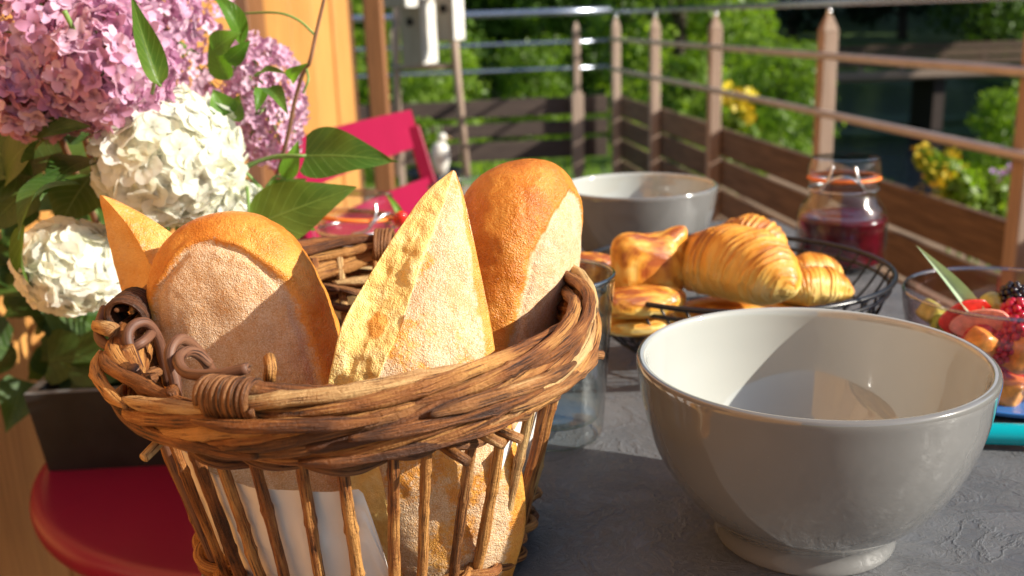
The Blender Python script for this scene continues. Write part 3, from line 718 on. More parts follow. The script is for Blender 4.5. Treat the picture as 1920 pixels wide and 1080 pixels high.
# lower waling just under the braid, woven in and out of the stakes
for j, (z0, ph) in enumerate(((.1015, 0), (.0975, 2.1), (.0935, 4.2), (.0905, 1.0))):
    P = []; nn = 340
    for i in range(nn):
        phi = 2 * PI * i / nn; s = math.sin(NS / 3.0 * phi + ph)
        P.append(bwall(phi, z0 + .0024 * math.cos(NS / 3.0 * phi + ph) + .0012 * nz((phi * 3, j, 0), 1), -.0035 + .0052 * s))
    m_ = MB(); m_.sweep(P, .0021, 8, closed=True, bark=.25, off=j * 5.1); m_.out('woven_strand', M['bark_dark'], bk)
def arc_strand(name, p0, p1, zc, dr, ar, az, turns, ph, rr, mat, nseg=None, taper=True, bark=.20):
    nseg = nseg or max(12, int(abs(p1 - p0) / 6.283 * 300)); P = []; rad = []
    for i in range(nseg):
        t = i / (nseg - 1); phi = lerp(p0, p1, t); w_ = turns * phi + ph
        wob = 1 + .25 * nz((phi * 2.3, ph, zc * 50), 1)
        P.append(bwall(phi, zc + az * wob * math.sin(w_) + .0012 * nz((phi * 4, ph * 3, 1), 1), dr + ar * wob * math.cos(w_)))
        e = min(1, min(t, 1 - t) * nseg / 9 + .38) if taper else 1
        rad.append(rr * e * (1 + .10 * nz((phi * 9, ph, 3), 1) + .22 * math.exp(-(((phi * 2.1 + ph * 1.7) % 1 - .5) / .022) ** 2)))
    m_ = MB(); m_.sweep(P, rad, 14, bark=bark, off=ph * 3 + p0); return m_.out(name, M[mat], bk)
# main braid: strands laid one after another, each with its own start and end
k = 0
for ph in np.arange(0, 2 * PI - .01, 2 * PI / 9):
    st0 = random.uniform(0, 2 * PI)
    for seg in range(3):
        a0 = st0 + seg * 2.12; a1 = a0 + 2.12 + .18
        arc_strand('braid_strand', a0, a1, .1062, .0020, .0054, .0082, 2.6, ph, random.uniform(.0025, .0031), 'bark' if (k % 4) else 'bark_light'); k += 1
# short extra rods laid into the braid with cut ends showing
for a0, a1, z, dr, rr in ((-1.95, -1.35, .1150, .0098, .0024), (-1.2, -.55, .1115, .0102, .0025), (-2.5, -1.75, .1030, .0095, .0025), (-1.62, -.80, .0975, .0078, .0024), (-.9, -.2, .1040, .0098, .0026), (2.0, 2.7, .108, -.009, .0025), (1.2, 1.9, .102, -.008, .0025), (-2.9, -2.3, .109, .0100, .0025), (-1.45, -.75, .1075, .0104, .0023)):
    arc_strand('rod', a0, a1, z, dr, .0006, .0016, 3, a0, rr, 'bark_light' if a0 > -1.3 else 'bark')
for a0, z in ((-2.28, .0915), (-1.12, .0905), (-.98, .0925), (-.22, .0985), (-.9, .0915)):
    q0 = bwall(a0, z + .003, .0); q1 = bwall(a0 + .05, z - .0005, .0135)
    m_ = MB(); m_.sweep([q0, lerp(q0, q1, .5), q1], [.0018, .002, .0019], 9, bark=.2, off=a0); m_.out('cut_end', M['bark_light'], bk)
# two drop handles folded down onto the rim: a front one and a rear one
pw = phi_of(455, 700, .121); pe = phi_of(1105, 560, .121) + .80
if pe < pw: pe += 2 * PI
hf = []
for j in range(4):
    hf.append(arc_strand('handle_strand', pw - .05, pe, .1190, -.0005, .0044, .0042, 3.4, j * 2 * PI / 4, .0027, ('bark_light', 'bark', 'bark', 'bark')[j], bark=.18))
pw2 = phi_of(215, 585, .123); p3 = phi_of(715, 455, .121)
pw2 = pw2 % (2 * PI); p3 = p3 % (2 * PI)
for j in range(4):
    arc_strand('handle_strand', min(pw2, p3) - .02, max(pw2, p3) + .02, .1205, -.0005, .0042, .0042, 3.4, j * 2 * PI / 4 + .8, .0027, 'bark', bark=.18)
for j in range(2):
    arc_strand('handle_strand', p3 - 1.15, p3 - .05, .1195, -.001, .0035, .0035, 4.0, j * PI, .0034, 'bark', bark=.18)
def coil(phi0, dphi, zc, dr, rad, turns, wr=.0016, mat='bark_dark'):
    P = []; nn = turns * 22
    for i in range(nn):
        t = i / (nn - 1); phi = phi0 + dphi * t; a = turns * 2 * PI * t
        P.append(bwall(phi, zc + rad * math.sin(a) * 1.05, dr + rad * math.cos(a)))
    m_ = MB(); m_.sweep(P, wr, 8, squash=1.0, bark=.25, off=phi0); return m_.out('binding', M[mat], bk)
coil(pw - .01, .19, .1195, -.0005, .0072, 9, .0013)
coil(pw2 - .14, .17, .1205, -.0005, .0076, 9, .0014)
coil(p3 - .06, .10, .1200, -.0005, .0074, 5, .0014)
# smooth rattan loops: an upright loop through which the handle's own loop passes
def tube(name, P, r_, mat='rattan', n_=40, bark=0): m_ = MB(); m_.sweep(spline(P, n_), r_, 12, bark=bark, off=r_ * 999); return m_.out(name, M[mat], bk)
Yl = .365
tube('upright_loop', [at(328, 800, .345), at(330, 725, .347), at(318, 665, .350), at(338, 636, .358), at(368, 655, .368), at(398, 700, .378), at(415, 760, .385)], .0022)
tube('handle_loop', [at(465, 690, .330), at(410, 702, .332), at(352, 700, .338), at(334, 676, .346), at(348, 660, .356), at(368, 662, .362), at(392, 682, .366)], .0021)
tube('upright_loop', [at(268, 780, .385), at(262, 700, .387), at(240, 640, .389), at(248, 612, .394), at(275, 606, .40), at(298, 640, .405), at(316, 720, .41)], .0022)
tube('handle_loop', [at(196, 580, .43), at(186, 612, .415), at(190, 640, .402), at(225, 655, .394), at(262, 645, .391), at(285, 620, .405), at(270, 600, .425)], .0022)
m_ = MB(); m_.sweep([at(183, 612, .41), at(212, 618, .395)], .0030, 12, bark=.2); m_.out('cut_end', M['bark_light'], bk)
m_ = MB(); m_.sweep([at(505, 715, .332), at(508, 690, .330), at(505, 672, .336)], .0022, 10, bark=.2); m_.out('cut_end', M['bark'], bk)
# base weave
for j, (z0, ph) in enumerate(((.004, 0), (.0085, 2.1), (.013, 4.2), (.0175, 1.0))):
    P = [bwall(2 * PI * i / 300, z0 + .002 * math.cos(NS / 3 * 2 * PI * i / 300 + ph), -.0035 + .0050 * math.sin(NS / 3 * 2 * PI * i / 300 + ph)) for i in range(300)]
    m_ = MB(); m_.sweep(P, .0021, 8, closed=True, bark=.25, off=j * 7.1); m_.out('woven_strand', M['bark'], bk)
V, Fx = lathe([(0, .004), (.97, .004), (.97, .008), (0, .008)], (0, 0, 0), 48); V = V * np.array([RB_[0], RB_[1], 1]) + np.array([CB[0], CB[1], 0]); obj('base', V, Fx, M['bark'], bk)

# paper round the bread
pb = empty('bread_paper', 'white paper wrapped round the bread inside the basket', 'paper')
def sheet(p0, p1, top, bot, dr, seed, nu=46, nv=30):
    V = []
    for i in range(nu):
        u = i / (nu - 1); phi = lerp(p0, p1, u); zt = top(u)
        for j in range(nv):
            v = j / (nv - 1); z = lerp(bot, zt, v)
            cr_ = .0016 * nz((u * 5, v * 3, seed), 1.0) + .0010 * abs(nz((u * 9 + seed, v * 7, 2), 1.0))
            V.append(bwall(phi, z, dr + cr_ - .002 * (1 - v)))
    uvv = [(i / nu, j / nv) for i in range(nu) for j in range(nv)]
    return obj('paper_sheet', V, grid_faces(nu, nv), M['paper'], pb, uv=uvv)
A = lambda x, y, z: phi_of(x, y, z)
d2 = math.radians
sheet(d2(176), d2(246), lambda u: .086 - .012 * u - .02 * max(0, .12 - u) / .12, .012, -.0075, 3.0)
sheet(d2(236), d2(285), lambda u: .075 - .0 * u - .05 * max(0, u - .86) / .14, .012, -.0070, 8.0)
sheet(d2(318), d2(352), lambda u: .070 + .012 * math.sin(u * 3), .010, -.0085, 5.0)

# ================================================================ bread
def finish_bread(name, V, Fx, bake, flour, crumb, label, amp=1.0):
    return tag(obj(name, V, Fx, M['bread'], attrs={'bake': bake, 'flour': flour, 'crumb': crumb}), label, 'bread')
def loaf(name, O, T, nb, W, Hc, Hb, label, seed, tip=.30, nl=120, na=140, bake0=.55, seam=.0022, tipk=1.25):
    O, T = np.array(O), np.array(T); u = unit(T - O); L = np.linalg.norm(T - O)
    bdir = -unit(nb); bdir = unit(bdir - u * (bdir @ u)); adir = np.cross(u, bdir)
    V = []; bake = []; flo = []
    for i in range(nl):
        s = i / (nl - 1); s = 1 - (1 - s) ** 1.35
        x = max(0, (s - (1 - tip)) / tip); e = max(0.0, 1 - x ** 2.8) ** .5 if x < 1 else 0.0
        for j in range(na):
            a = 2 * PI * j / na; c, sn = math.cos(a), math.sin(a)
            if sn >= 0: px, py = W * math.copysign(abs(c) ** .92, c), Hc * sn ** .95
            else: px, py = W * math.copysign(abs(c) ** .80, c) * (1 - .02 * abs(sn)), -Hb * 1.35 * abs(sn) ** .80
            p = O + u * (L * s) + adir * px * e + bdir * (py * e - (Hc * .12) * (1 - e) * 0)
            q = O + u * (L * s * .9)
            n_ = unit(p - q)
            f = fr(p, 22, seed, 3) * .0018 + fr(p, 90, seed, 3) * .0007 + nz(p, 380, seed) * .00022
            sl2 = max(0.0, (s - (1 - tip)) / tip) * tipk
            q_ = abs(c) ** 1.5 + sl2 ** 2.6 + .07 * nz(p, 34, seed + 1) + .05 * nz(p, 110, seed + 2); rho = max(0.0, q_) ** .4
            edge = math.exp(-((rho - .93) / .035) ** 2) * (1 if sn < 0 else math.exp(-(sn / .12) ** 2))     # the lip where the crust meets the flat floury underside
            f += seam * edge * (.7 + .5 * nz(p, 60, seed + 3))
            f -= .0012 * math.exp(-((rho - .86) / .03) ** 2) * (sn < 0)
            p = p + (adir * c + bdir * sn) * f * min(1, e * 3)
            V.append(p)
            top = max(0, sn); bake.append(bake0 + .35 * (top - .5) + .28 * (s - .6) + .25 * nz(p, 30, seed + 9))
            flo.append((1 - float(smooth(.84, .95, rho))) * .98 if sn < 0 else .10 * max(0, nz(p, 26, seed + 5) + .1))
    Fx = grid_faces(nl, na, True)
    V.append(O); bake.append(.3); flo.append(0); c0 = len(V) - 1
    for j in range(na): Fx.append((c0, (j + 1) % na, j))
    cr_ = [0.0] * len(V); cr_[c0] = 1.0
    return finish_bread(name, V, Fx, bake, flo, cr_, label)
loaf('bread_loaf', at(570, 985, .420), at(390, 402, .436), (-.06, -.96, -.20), .0400, .0370, .0170, 'rounded half loaf at the left with golden crust and floury flat underside', 4.0, tip=.36, tipk=1.10, seam=.0018)
loaf('bread_loaf', at(870, 1010, .446), at(1022, 300, .470), (.90, -.42, -.16), .0400, .0370, .0175, 'tall rounded half loaf at the right of the basket with deep orange crust', 17.0, tip=.30, bake0=.58, tipk=1.12, seam=.0012)

def wedge(name, rows, label, seed, crumb_side=True, flk=1.0, nv=150, seg=(46, 56, 26), bulge=.10, thick=.034, bakeK=.35):
    """rows: (L, F, R) world triples from the tip down; L-F the cut face, F-R the floury crust"""
    Ls, Fs, Rs = [spline([r_[k] for r_ in rows], nv) for k in range(3)]
    V = []; bake = []; flo = []; cru = []
    for i in range(nv):
        t = i / (nv - 1); Lp, Fp, Rp = Ls[i], Fs[i], Rs[i]; wdt = np.linalg.norm(Rp - Lp)
        back = unit(np.cross(Rp - Lp, UPV)); back = back if back[1] > 0 else -back
        K = (Lp * .45 + Rp * .55) + back * min(thick, wdt * .6)
        pts = []
        nA = unit(np.cross(Fp - Lp, np.array([0, 0, 1.]))); nA = nA if nA[1] < 0 else -nA
        nB = unit(np.cross(Rp - Fp, np.array([0, 0, 1.]))); nB = nB if nB[1] < 0 else -nB
        dA, dB = np.linalg.norm(Fp - Lp), np.linalg.norm(Rp - Fp)
        for j in range(seg[0]):
            v = j / seg[0]; p = lerp(Lp, Fp, v) - nA * dA * .06 * math.sin(PI * v)
            if crumb_side:
                h = fr(p, 45, seed, 5) * .0022 + fr(p, 210, seed + 3, 3) * .0008
                cell = noise.voronoi(Vector(p * 120))[0][0]; h -= .0013 * max(0, .42 - cell) / .42
                torn = float(smooth(.05, .35, fr(p, 32, seed + 7, 2) + .25 * math.sin(t * 9)))
                h += .0026 * torn
                p = p + nA * h * min(1, dA / .012) * (.25 + .75 * math.sin(PI * v) ** .5); cru.append(1.0 - .62 * float(smooth(.45, .95, .5 * fr(p, 70, seed + 8, 4) + .95 * math.exp(-((t - .45) / .06) ** 2 - ((v - .55) / .25) ** 2)))); bake.append(.30); flo.append(.0)
            else: p = p + nA * (fr(p, 60, seed, 3) * .0008); cru.append(.0); bake.append(bakeK + .2 * nz(p, 40, seed)); flo.append(.18)
            pts.append(p)
        for j in range(seg[1]):
            v = j / seg[1]; p = lerp(Fp, Rp, v) + nB * dB * bulge * math.sin(PI * v) ** .8
            p = p + nB * (fr(p, 28, seed + 2, 4) * .0020 + fr(p, 130, seed, 3) * .0005)
            ed = smooth(.80, .95, v); flo.append(flk * (1 - float(ed)) * (.95 - .48 * float(smooth(.0, .45, fr(p, 42, seed + 6, 3) + .35 * math.exp(-((v - .45) / .3) ** 2) * smooth(.25, .5, t))))); bake.append(.34 + .05 * float(ed) + .15 * nz(p, 50, seed)); cru.append(.0); pts.append(p)
        for j in range(seg[2]):
            v = j / seg[2]; p = lerp(lerp(Rp, K, v * 2), lerp(K, Lp, v * 2 - 1), 1 if v > .5 else 0) if True else 0
            p = lerp(Rp, K, v * 2) if v <= .5 else lerp(K, Lp, v * 2 - 1)
            flo.append(.05); bake.append(.4 + .25 * nz(p, 40, seed)); cru.append(0.0); pts.append(p + back * .12 * min(thick, wdt * .6) * math.sin(PI * v))
        V += pts
    n_ = sum(seg); Fx = grid_faces(nv, n_, True); Fx.append(tuple(range(n_))[::-1]); Fx.append(tuple(range((nv - 1) * n_, nv * n_)))
    Fx = [f[::-1] for f in Fx]
    return finish_bread(name, V, Fx, bake, flo, cru, label)
rowsB2 = [(at(847, 320, .4160), at(850, 319, .4150), at(854, 321, .4165)),
          (at(800, 360, .408), at(838, 372, .4040), at(868, 362, .410)),
          (at(748, 430, .396), at(808, 455, .3900), at(884, 430, .401)),
          (at(690, 520, .384), at(775, 545, .3780), at(903, 520, .393)),
          (at(645, 600, .374), at(745, 632, .3680), at(921, 610, .387)),
          (at(626, 670, .368), at(715, 700, .3620), at(934, 690, .383)),
          (at(612, 760, .366), at(690, 790, .3600), at(955, 780, .381)),
          (at(640, 880, .372), at(715, 890, .3640), at(978, 880, .384)),
          (at(670, 1000, .380), at(740, 1000, .3720), at(985, 985, .388)),
          (at(700, 1110, .390), at(760, 1110, .3830), at(960, 1085, .396))]
wedge('bread_wedge', rowsB2, 'pointed cut baguette piece in the middle showing torn crumb and floury crust', 31.0)
rowsB0 = [(at(186, 366, .470), at(190, 366, .468), at(196, 368, .470)),
          (at(188, 385, .468), at(215, 392, .462), at(240, 388, .468)),
          (at(198, 430, .464), at(250, 440, .456), at(305, 425, .463)),
          (at(212, 490, .460), at(285, 505, .450), at(365, 480, .460)),
          (at(232, 560, .456), at(310, 580, .446), at(400, 560, .456)),
          (at(258, 640, .452), at(340, 660, .440), at(430, 650, .452)),
          (at(290, 760, .450), at(370, 770, .440), at(460, 760, .452)),
          (at(330, 900, .455), at(410, 900, .446), at(490, 900, .456))]
wedge('bread_wedge', rowsB0, 'thin pointed baguette piece leaning out at the far left of the basket', 53.0, crumb_side=False, flk=.35, bakeK=.12, bulge=.05, thick=.02)

# ================================================================ crockery and glass
def two_glaze_bowl(c, s, label):
    e = empty('bowl', label, 'bowl')
    po = spline([(.0, .0035), (.034, .0035), (.037, .0), (.0405, .0), (.0415, .002), (.0412, .008), (.0435, .0125), (.053, .0205), (.063, .033), (.0705, .048), (.0755, .0655), (.0778, .080), (.0785, .0855), (.0780, .0878), (.0765, .0885)], 64)
    pi_ = spline([(.0765, .0885), (.0748, .0880), (.0738, .0855), (.0728, .078), (.0705, .064), (.0655, .0475), (.058, .034), (.0475, .0240), (.034, .0163), (.018, .0122), (.0, .0108)], 56)
    V, Fx = lathe(po * s, c, 160); obj('outer_glaze', V, Fx, M['bowl_out'], e)
    V, Fx = lathe(pi_ * s, c, 160); obj('inner_glaze', V, Fx, M['bowl_in'], e); return e
two_glaze_bowl((.134, .427, 0), 1.0, 'large taupe bowl with cream inside in the right foreground')
two_glaze_bowl((.122, .936, 0), .95, 'smaller looking taupe bowl at the far end behind the tall loaf')

g = empty('drinking_glass', 'clear drinking glass standing behind the right side of the basket', 'glass')
gc = (.022, .552, 0)
V, Fx = lathe(spline([(0, .0), (.024, .0), (.0285, .003), (.030, .012), (.0325, .045), (.036, .085), (.0372, .0965), (.0365, .0985), (.0352, .0965), (.034, .085), (.0305, .045), (.028, .018), (.024, .012), (0, .011)], 60), gc, 72); obj('glass_body', V, Fx, M['glass_blue'], g)
m_ = MB(); m_.sweep([(gc[0] + .0362 * math.cos(t), gc[1] + .0362 * math.sin(t), .0980) for t in np.linspace(0, 2 * PI, 73)[:-1]], .0013, 8, closed=True); m_.out('rim', M['glass_rim'], g)
gb = empty('glass_bowl', 'low clear glass bowl hidden behind the pointed bread and tall loaf', 'glass bowl')
q = atz(925, 347, .068)
V, Fx = lathe(spline([(0, .002), (.03, .0), (.05, .012), (.064, .04), (.070, .066), (.0705, .069), (.069, .0695), (.0675, .066), (.0615, .040), (.048, .015), (.03, .005), (0, .005)], 48), (q[0], q[1], 0), 72); obj('glass_body', V, Fx, M['glass'], gb)

def jar(c, s, label, fill, ftop, tilt=0.0, rz=0.0):
    e = empty('preserving_jar', label, 'jar'); c = np.array(c, float)
    body = spline([(0, .002), (.030, .0), (.0385, .004), (.0425, .018), (.0425, .042), (.040, .058), (.033, .069), (.0305, .074), (.0300, .081), (.0325, .083), (.0325, .086), (.029, .087)], 48)
    inner = np.array([(.0275, .086), (.0275, .074), (.031, .067), (.0385, .054), (.0405, .040), (.0405, .018), (.037, .007), (0, .005)])
    V, Fx = lathe(np.vstack([body, inner]) * s, c, 72); obj('glass_body', V, Fx, M['glass'], e)
    z0 = ftop; f = [(r_, z) for r_, z in [(0, .0065), (.036, .0065), (.0395, .018), (.0395, .040), (.0375, .054), (.0305, .0665)] if z < z0]; f = f + [(f[-1][0] * .99, z0), (0, z0 + .001)]
    V, Fx = lathe(spline(f, 30) * s, c, 48)
    V = np.array([v + unit(v - c) * .0006 * s * nz(v, 220) for v in V]); obj('preserve', V, Fx, M[fill], e)
    Rt = Matrix.Rotation(tilt, 3, Vector((math.sin(rz), math.cos(rz), 0))); piv = np.array([0, 0, .087])
    def tl(V): return np.array([np.array(Rt @ Vector((np.array(v) - c) / s - piv)) + piv for v in V]) * s + c
    V, Fx = lathe(np.array([(.027, .0873), (.0335, .0873), (.0345, .0885), (.0335, .0902), (.027, .0902)]) * s, c, 72); obj('rubber_seal', tl(V), Fx, M['orange_rubber'], e)
    V, Fx = lathe(spline([(.0, .092), (.024, .0915), (.0328, .0908), (.0338, .093), (.0335, .098), (.0315, .1055), (.0285, .1085), (.0, .1085)], 40) * s, c, 72); obj('lid', tl(V), Fx, M['glass'], e)
    a0 = rz
    for sgn in (-1, 1):
        P = [c + s * np.array([math.cos(a0) * .0335, math.sin(a0) * .0335, 0]) + s * np.array([0, 0, z]) for z in (.083,)]
        ang = [a0 + sgn * .9, a0 + sgn * .55, a0 + sgn * .35, a0 + sgn * .3]; zz = [.078, .082, .094, .104]; rr_ = [.0335, .0365, .0365, .033]
        m_ = MB(); m_.sweep(spline(tl([c + s * np.array([rr_[i] * math.cos(ang[i]), rr_[i] * math.sin(ang[i]), zz[i]]) for i in range(4)]), 16), .0011 * s, 8); m_.out('wire_clasp', M['steel'], e)
    m_ = MB(); m_.sweep([c + s * np.array([.0322 * math.cos(t), .0322 * math.sin(t), .078]) for t in np.linspace(0, 2 * PI, 49)[:-1]], .0010 * s, 6, closed=True); m_.out('neck_wire', M['steel'], e)
    m_ = MB(); m_.sweep(spline(tl([c + s * np.array([.0365 * math.cos(a0 + t), .0365 * math.sin(a0 + t), .0885 + .006 * math.cos(t * 4)]) for t in np.linspace(-.5, .5, 7)]), 18), .0012 * s, 8); m_.out('latch', M['steel'], e)
    return e
jar((.313, .925, 0), .97, 'clip top glass jar of dark red jam beyond the croissants', 'jam', .052, rz=-1.9)
jar((-.128, .815, 0), .97, 'clip top glass jar with orange seal behind the left side of the basket', 'apricot', .050, tilt=.10, rz=-.6)

# ---------------------------------------------------------------- black wire basket with pastries
wb = empty('wire_basket', 'shallow round black wire basket filled with croissants and pastries', 'basket')
wc = np.array([.158, .700]); WR, WZ = .112, .060
def wpt(r_, a, z): return np.array([wc[0] + r_ * math.cos(a), wc[1] + r_ * math.sin(a), z])
def ring(r_, z, rr, nm): m_ = MB(); m_.sweep([wpt(r_, 2 * PI * i / 120, z) for i in range(120)], rr, 8, closed=True); m_.out(nm, M['black_wire'], wb)
ring(WR, WZ, .0019, 'rim_wire'); ring(WR - .003, WZ - .008, .0015, 'rim_wire'); ring(.098, .030, .0013, 'ring_wire'); ring(.085, .014, .0013, 'ring_wire'); ring(.066, .0022, .0018, 'base_ring'); ring(.035, .0024, .0013, 'base_ring')
for i in range(40):
    a = 2 * PI * i / 40; m_ = MB(); m_.sweep(spline([wpt(WR - .002, a, WZ - .001), wpt(.103, a + .10, .038), wpt(.088, a + .22, .016), wpt(.066, a + .34, .0045), wpt(.034, a + .5, .004)], 16), .0009, 6); m_.out('wire', M['black_wire'], wb)

def croissant(P, Rm, label, seed, n=7, nose=.22, flat=.8, up=None, ns=230, na=72):
    C = spline(P, ns); T = np.gradient(C, axis=0); V = []; bake = []; uv = []
    for i in range(ns):
        s = i / (ns - 1); t = unit(T[i]); sd_ = unit(np.cross(t, UPV)); u2 = np.cross(sd_, t)
        x = abs(s - .5) * 2; env = (nose + (1 - nose) * math.cos(x * PI / 2) ** .8) * max(0.0, 1 - x ** 9) ** .5
        for j in range(na):
            a = 2 * PI * j / na; ca, sa = math.cos(a), math.sin(a)
            skew = s + .040 * math.sin(a * 1 + seed) + .012 * nz((a, s * 3, seed), 1.5)
            x2 = abs(skew - .5) * 2; q = x2 * n + .35 * math.sin(x2 * 17 + seed) + .25 * nz((a * .8, x2 * 2, seed), 1.3); fq = q - math.floor(q)
            step = (1 - fq) ** .8
            r_ = Rm * env * (1 + .085 * (step - .5)) * (1 + .05 * nz((a * 1.2, s * 5, seed), 1))
            yy = sa * (flat if sa < 0 else 1.0)
            p = C[i] + (sd_ * ca + u2 * yy) * r_
            p = p + u2 * .0010 * nz(p, 120, seed) + (sd_ * ca + u2 * yy) * (Rm / .027) * (.0011 * nz((skew * 46, a * .9, seed), 1) + .0006 * nz((skew * 110, a * 1.4, seed), 1)); V.append(p)
            bake.append(.24 + .66 * max(0, sa) * (.30 + .70 * fq) + .30 * (step > .86) * max(0, sa) + .18 * nz(p, 45, seed) + .1 * x)
            uv.append((s + .022 * math.sin(a + seed), a / (2 * PI) if j < na else 1))
    Fx = grid_faces(ns, na, True); Fx.append(tuple(range(na))[::-1]); Fx.append(tuple(range((ns - 1) * na, ns * na)))
    o = obj('croissant', V, Fx, M['pastry'], uv=uv, attrs={'bake': bake}); return tag(o, label, 'croissant', 'croissants in the wire basket')
croissant([at(1262, 500, .690), at(1318, 498, .672), at(1385, 500, .650), at(1440, 520, .626), at(1492, 544, .606)], .0275, 'largest croissant lying in the middle of the wire basket', 2.0, n=8, nose=.30)
croissant([at(1340, 470, .76), at(1385, 452, .745), at(1430, 462, .73), at(1475, 500, .715)], .0200, 'croissant behind the largest one, only its top showing', 5.0)
croissant([at(1455, 560, .655), at(1500, 543, .655), at(1550, 540, .66), at(1598, 552, .67)], .0150, 'small croissant at the right end of the wire basket', 8.0, n=6)
croissant([at(1460, 522, .70), at(1500, 510, .70), at(1540, 508, .705), at(1580, 516, .71)], .0130, 'small pale croissant behind the one at the right end', 11.0, n=5)
def puff(c, size, ax, bumps, label, seed, bake0=.45, cat='pastry', name='puff_pastry', n1=80, n2=110, seamk=.04):
    c = np.array(c); ax = np.array(ax); V = []; bake = []; uv = []
    for i in range(n1):
        th = PI * (i + .02) / (n1 - .96)
        for j in range(n2):
            ph = 2 * PI * j / n2; d = np.array([math.sin(th) * math.cos(ph), math.sin(th) * math.sin(ph), math.cos(th)])
            e = np.sign(d) * np.abs(d) ** .78; r_ = 1.0
            for b_, k_, w_ in bumps: r_ += k_ * math.exp((d @ unit(b_) - 1) / w_)
            r_ += .05 * nz(d, 1.7, seed) + .02 * nz(d, 6, seed)
            r_ += seamk * math.exp(-((d[1] * .9 + .12 * math.sin(ph * 2)) / .07) ** 2)
            p = c + (e * r_ * np.array(size)) @ ax; V.append(p)
            bake.append(bake0 + .22 + .60 * nz(d, 2.6, seed + 4) + .22 * nz(d, 7, seed) + .25 * d[2] - .35 * math.exp(-((d[1] * .9) / .10) ** 2))
            uv.append((d[1] * .25 + .3, ph / 6.28))
    Fx = grid_faces(n1, n2, True); Fx.append(tuple(range(n2))[::-1]); Fx.append(tuple(range((n1 - 1) * n2, n1 * n2)))
    return tag(obj(name, V, Fx, M['pastry'], uv=uv, attrs={'bake': bake}), label, cat)
ca, sa = math.cos(.25), math.sin(.25)
puff(at(1215, 500, .665), (.0245, .017, .0235), [[ca, sa, 0], [-sa, ca, 0], [0, 0, 1]], [((-.75, -.2, .65), .22, .16), ((.85, .0, .85), .42, .07), ((0.1, 0, 1), -.16, .06), ((-.5, -.3, -.6), .15, .2), ((.7, 0, -.8), .22, .12)], 'tall puffed pastry with two lobes at the left of the wire basket', 3.0, .40)
puff(at(1200, 566, .630), (.027, .017, .0095), [[.98, .2, 0], [-.2, .98, 0], [0, 0, 1]], [((1, 0, 0), .15, .2)], 'flat glazed turnover lying below the two lobed pastry', 9.0, .42)
puff(at(1100, 505, .70), (.017, .013, .012), [[1, 0, 0], [0, 1, 0], [0, 0, 1]], [((1, 0, .3), .2, .2)], 'dark baked pastry end seen between the tall loaf and the glass', 14.0, .62)
puff(at(1195, 606, .635), (.026, .017, .0065), [[.99, .1, 0], [-.1, .99, 0], [0, 0, 1]], [], 'pale pastry at the bottom seen through the wires', 19.0, .15)
puff(at(1400, 585, .665), (.050, .026, .010), [[.99, .1, 0], [-.1, .99, 0], [0, 0, 1]], [], 'pastry under the largest croissant', 23.0, .25)

# ---------------------------------------------------------------- fruit salad
fc = atz(1892, 553, .060); fx, fy = float(fc[0]), float(fc[1])
gs = empty('salad_bowl', 'clear glass bowl of fruit salad cut by the right edge', 'glass bowl')
V, Fx = lathe(spline([(0, .0105), (.030, .009), (.046, .012), (.056, .024), (.0615, .044), (.0635, .060), (.0630, .0625), (.0615, .0620), (.0590, .044), (.0535, .026), (.044, .0150), (.028, .013), (0, .013)], 60), (fx, fy, 0), 96); obj('glass_body', V, Fx, M['glass_pink'], gs)
m_ = MB(); m_.sweep([(fx + .0625 * math.cos(t), fy + .0625 * math.sin(t), .0618) for t in np.linspace(0, 2 * PI, 97)[:-1]], .0011, 8, closed=True); m_.out('rim', M['glass_rim'], gs)
bd = empty('saucer', 'blue saucer under the fruit salad bowl', 'saucer')
V, Fx = lathe(spline([(0, .001), (.05, .0), (.066, .003), (.069, .0055), (.068, .0065), (.062, .0055), (.05, .0045), (0, .0045)], 30), (fx, fy, 0), 96); obj('saucer_body', V, Fx, M['blue'], bd)
kn = empty('knife', 'turquoise handled knife lying behind the large bowl', 'knife')
m_ = MB(); m_.sweep(spline([(.225, .523, .007), (.25, .517, .0075), (.29, .509, .0078), (.345, .498, .007)], 24), [.004] + [.0068] * 22 + [.004], 16, squash=.9); m_.out('handle', M['turquoise'], kn)
m_ = MB(); m_.box((.17, .535, .0065), (.11, .016, .0014), np.array([unit((.98, -.2, 0)), unit((.2, .98, 0)), (0, 0, 1)]), .0003); m_.out('blade', M['steel'], kn, sm=False)
for nm, c_, r_ in (('strawberry_flesh', (.62, .025, .015), .25), ('raspberry_flesh', (.50, .006, .035), .3), ('melon_flesh', (.80, .32, .05), .3), ('grape_skin', (.50, .45, .10), .25), ('blackberry_skin', (.012, .008, .016), .18), ('kiwi_flesh', (.30, .45, .04), .35), ('strawberry_pale', (.80, .30, .20), .35)):
    M[nm] = simple(nm, c_, r_, .25, 260, .15, Subsurface_Weight=.15, Subsurface_Scale=.003, Coat_Weight=.4, Coat_Roughness=.1)
M['pineapple_leaf'] = leaf_mat('pineapple_leaf', (.24, .36, .20), (.42, .55, .36), .4, .2, veins=False)
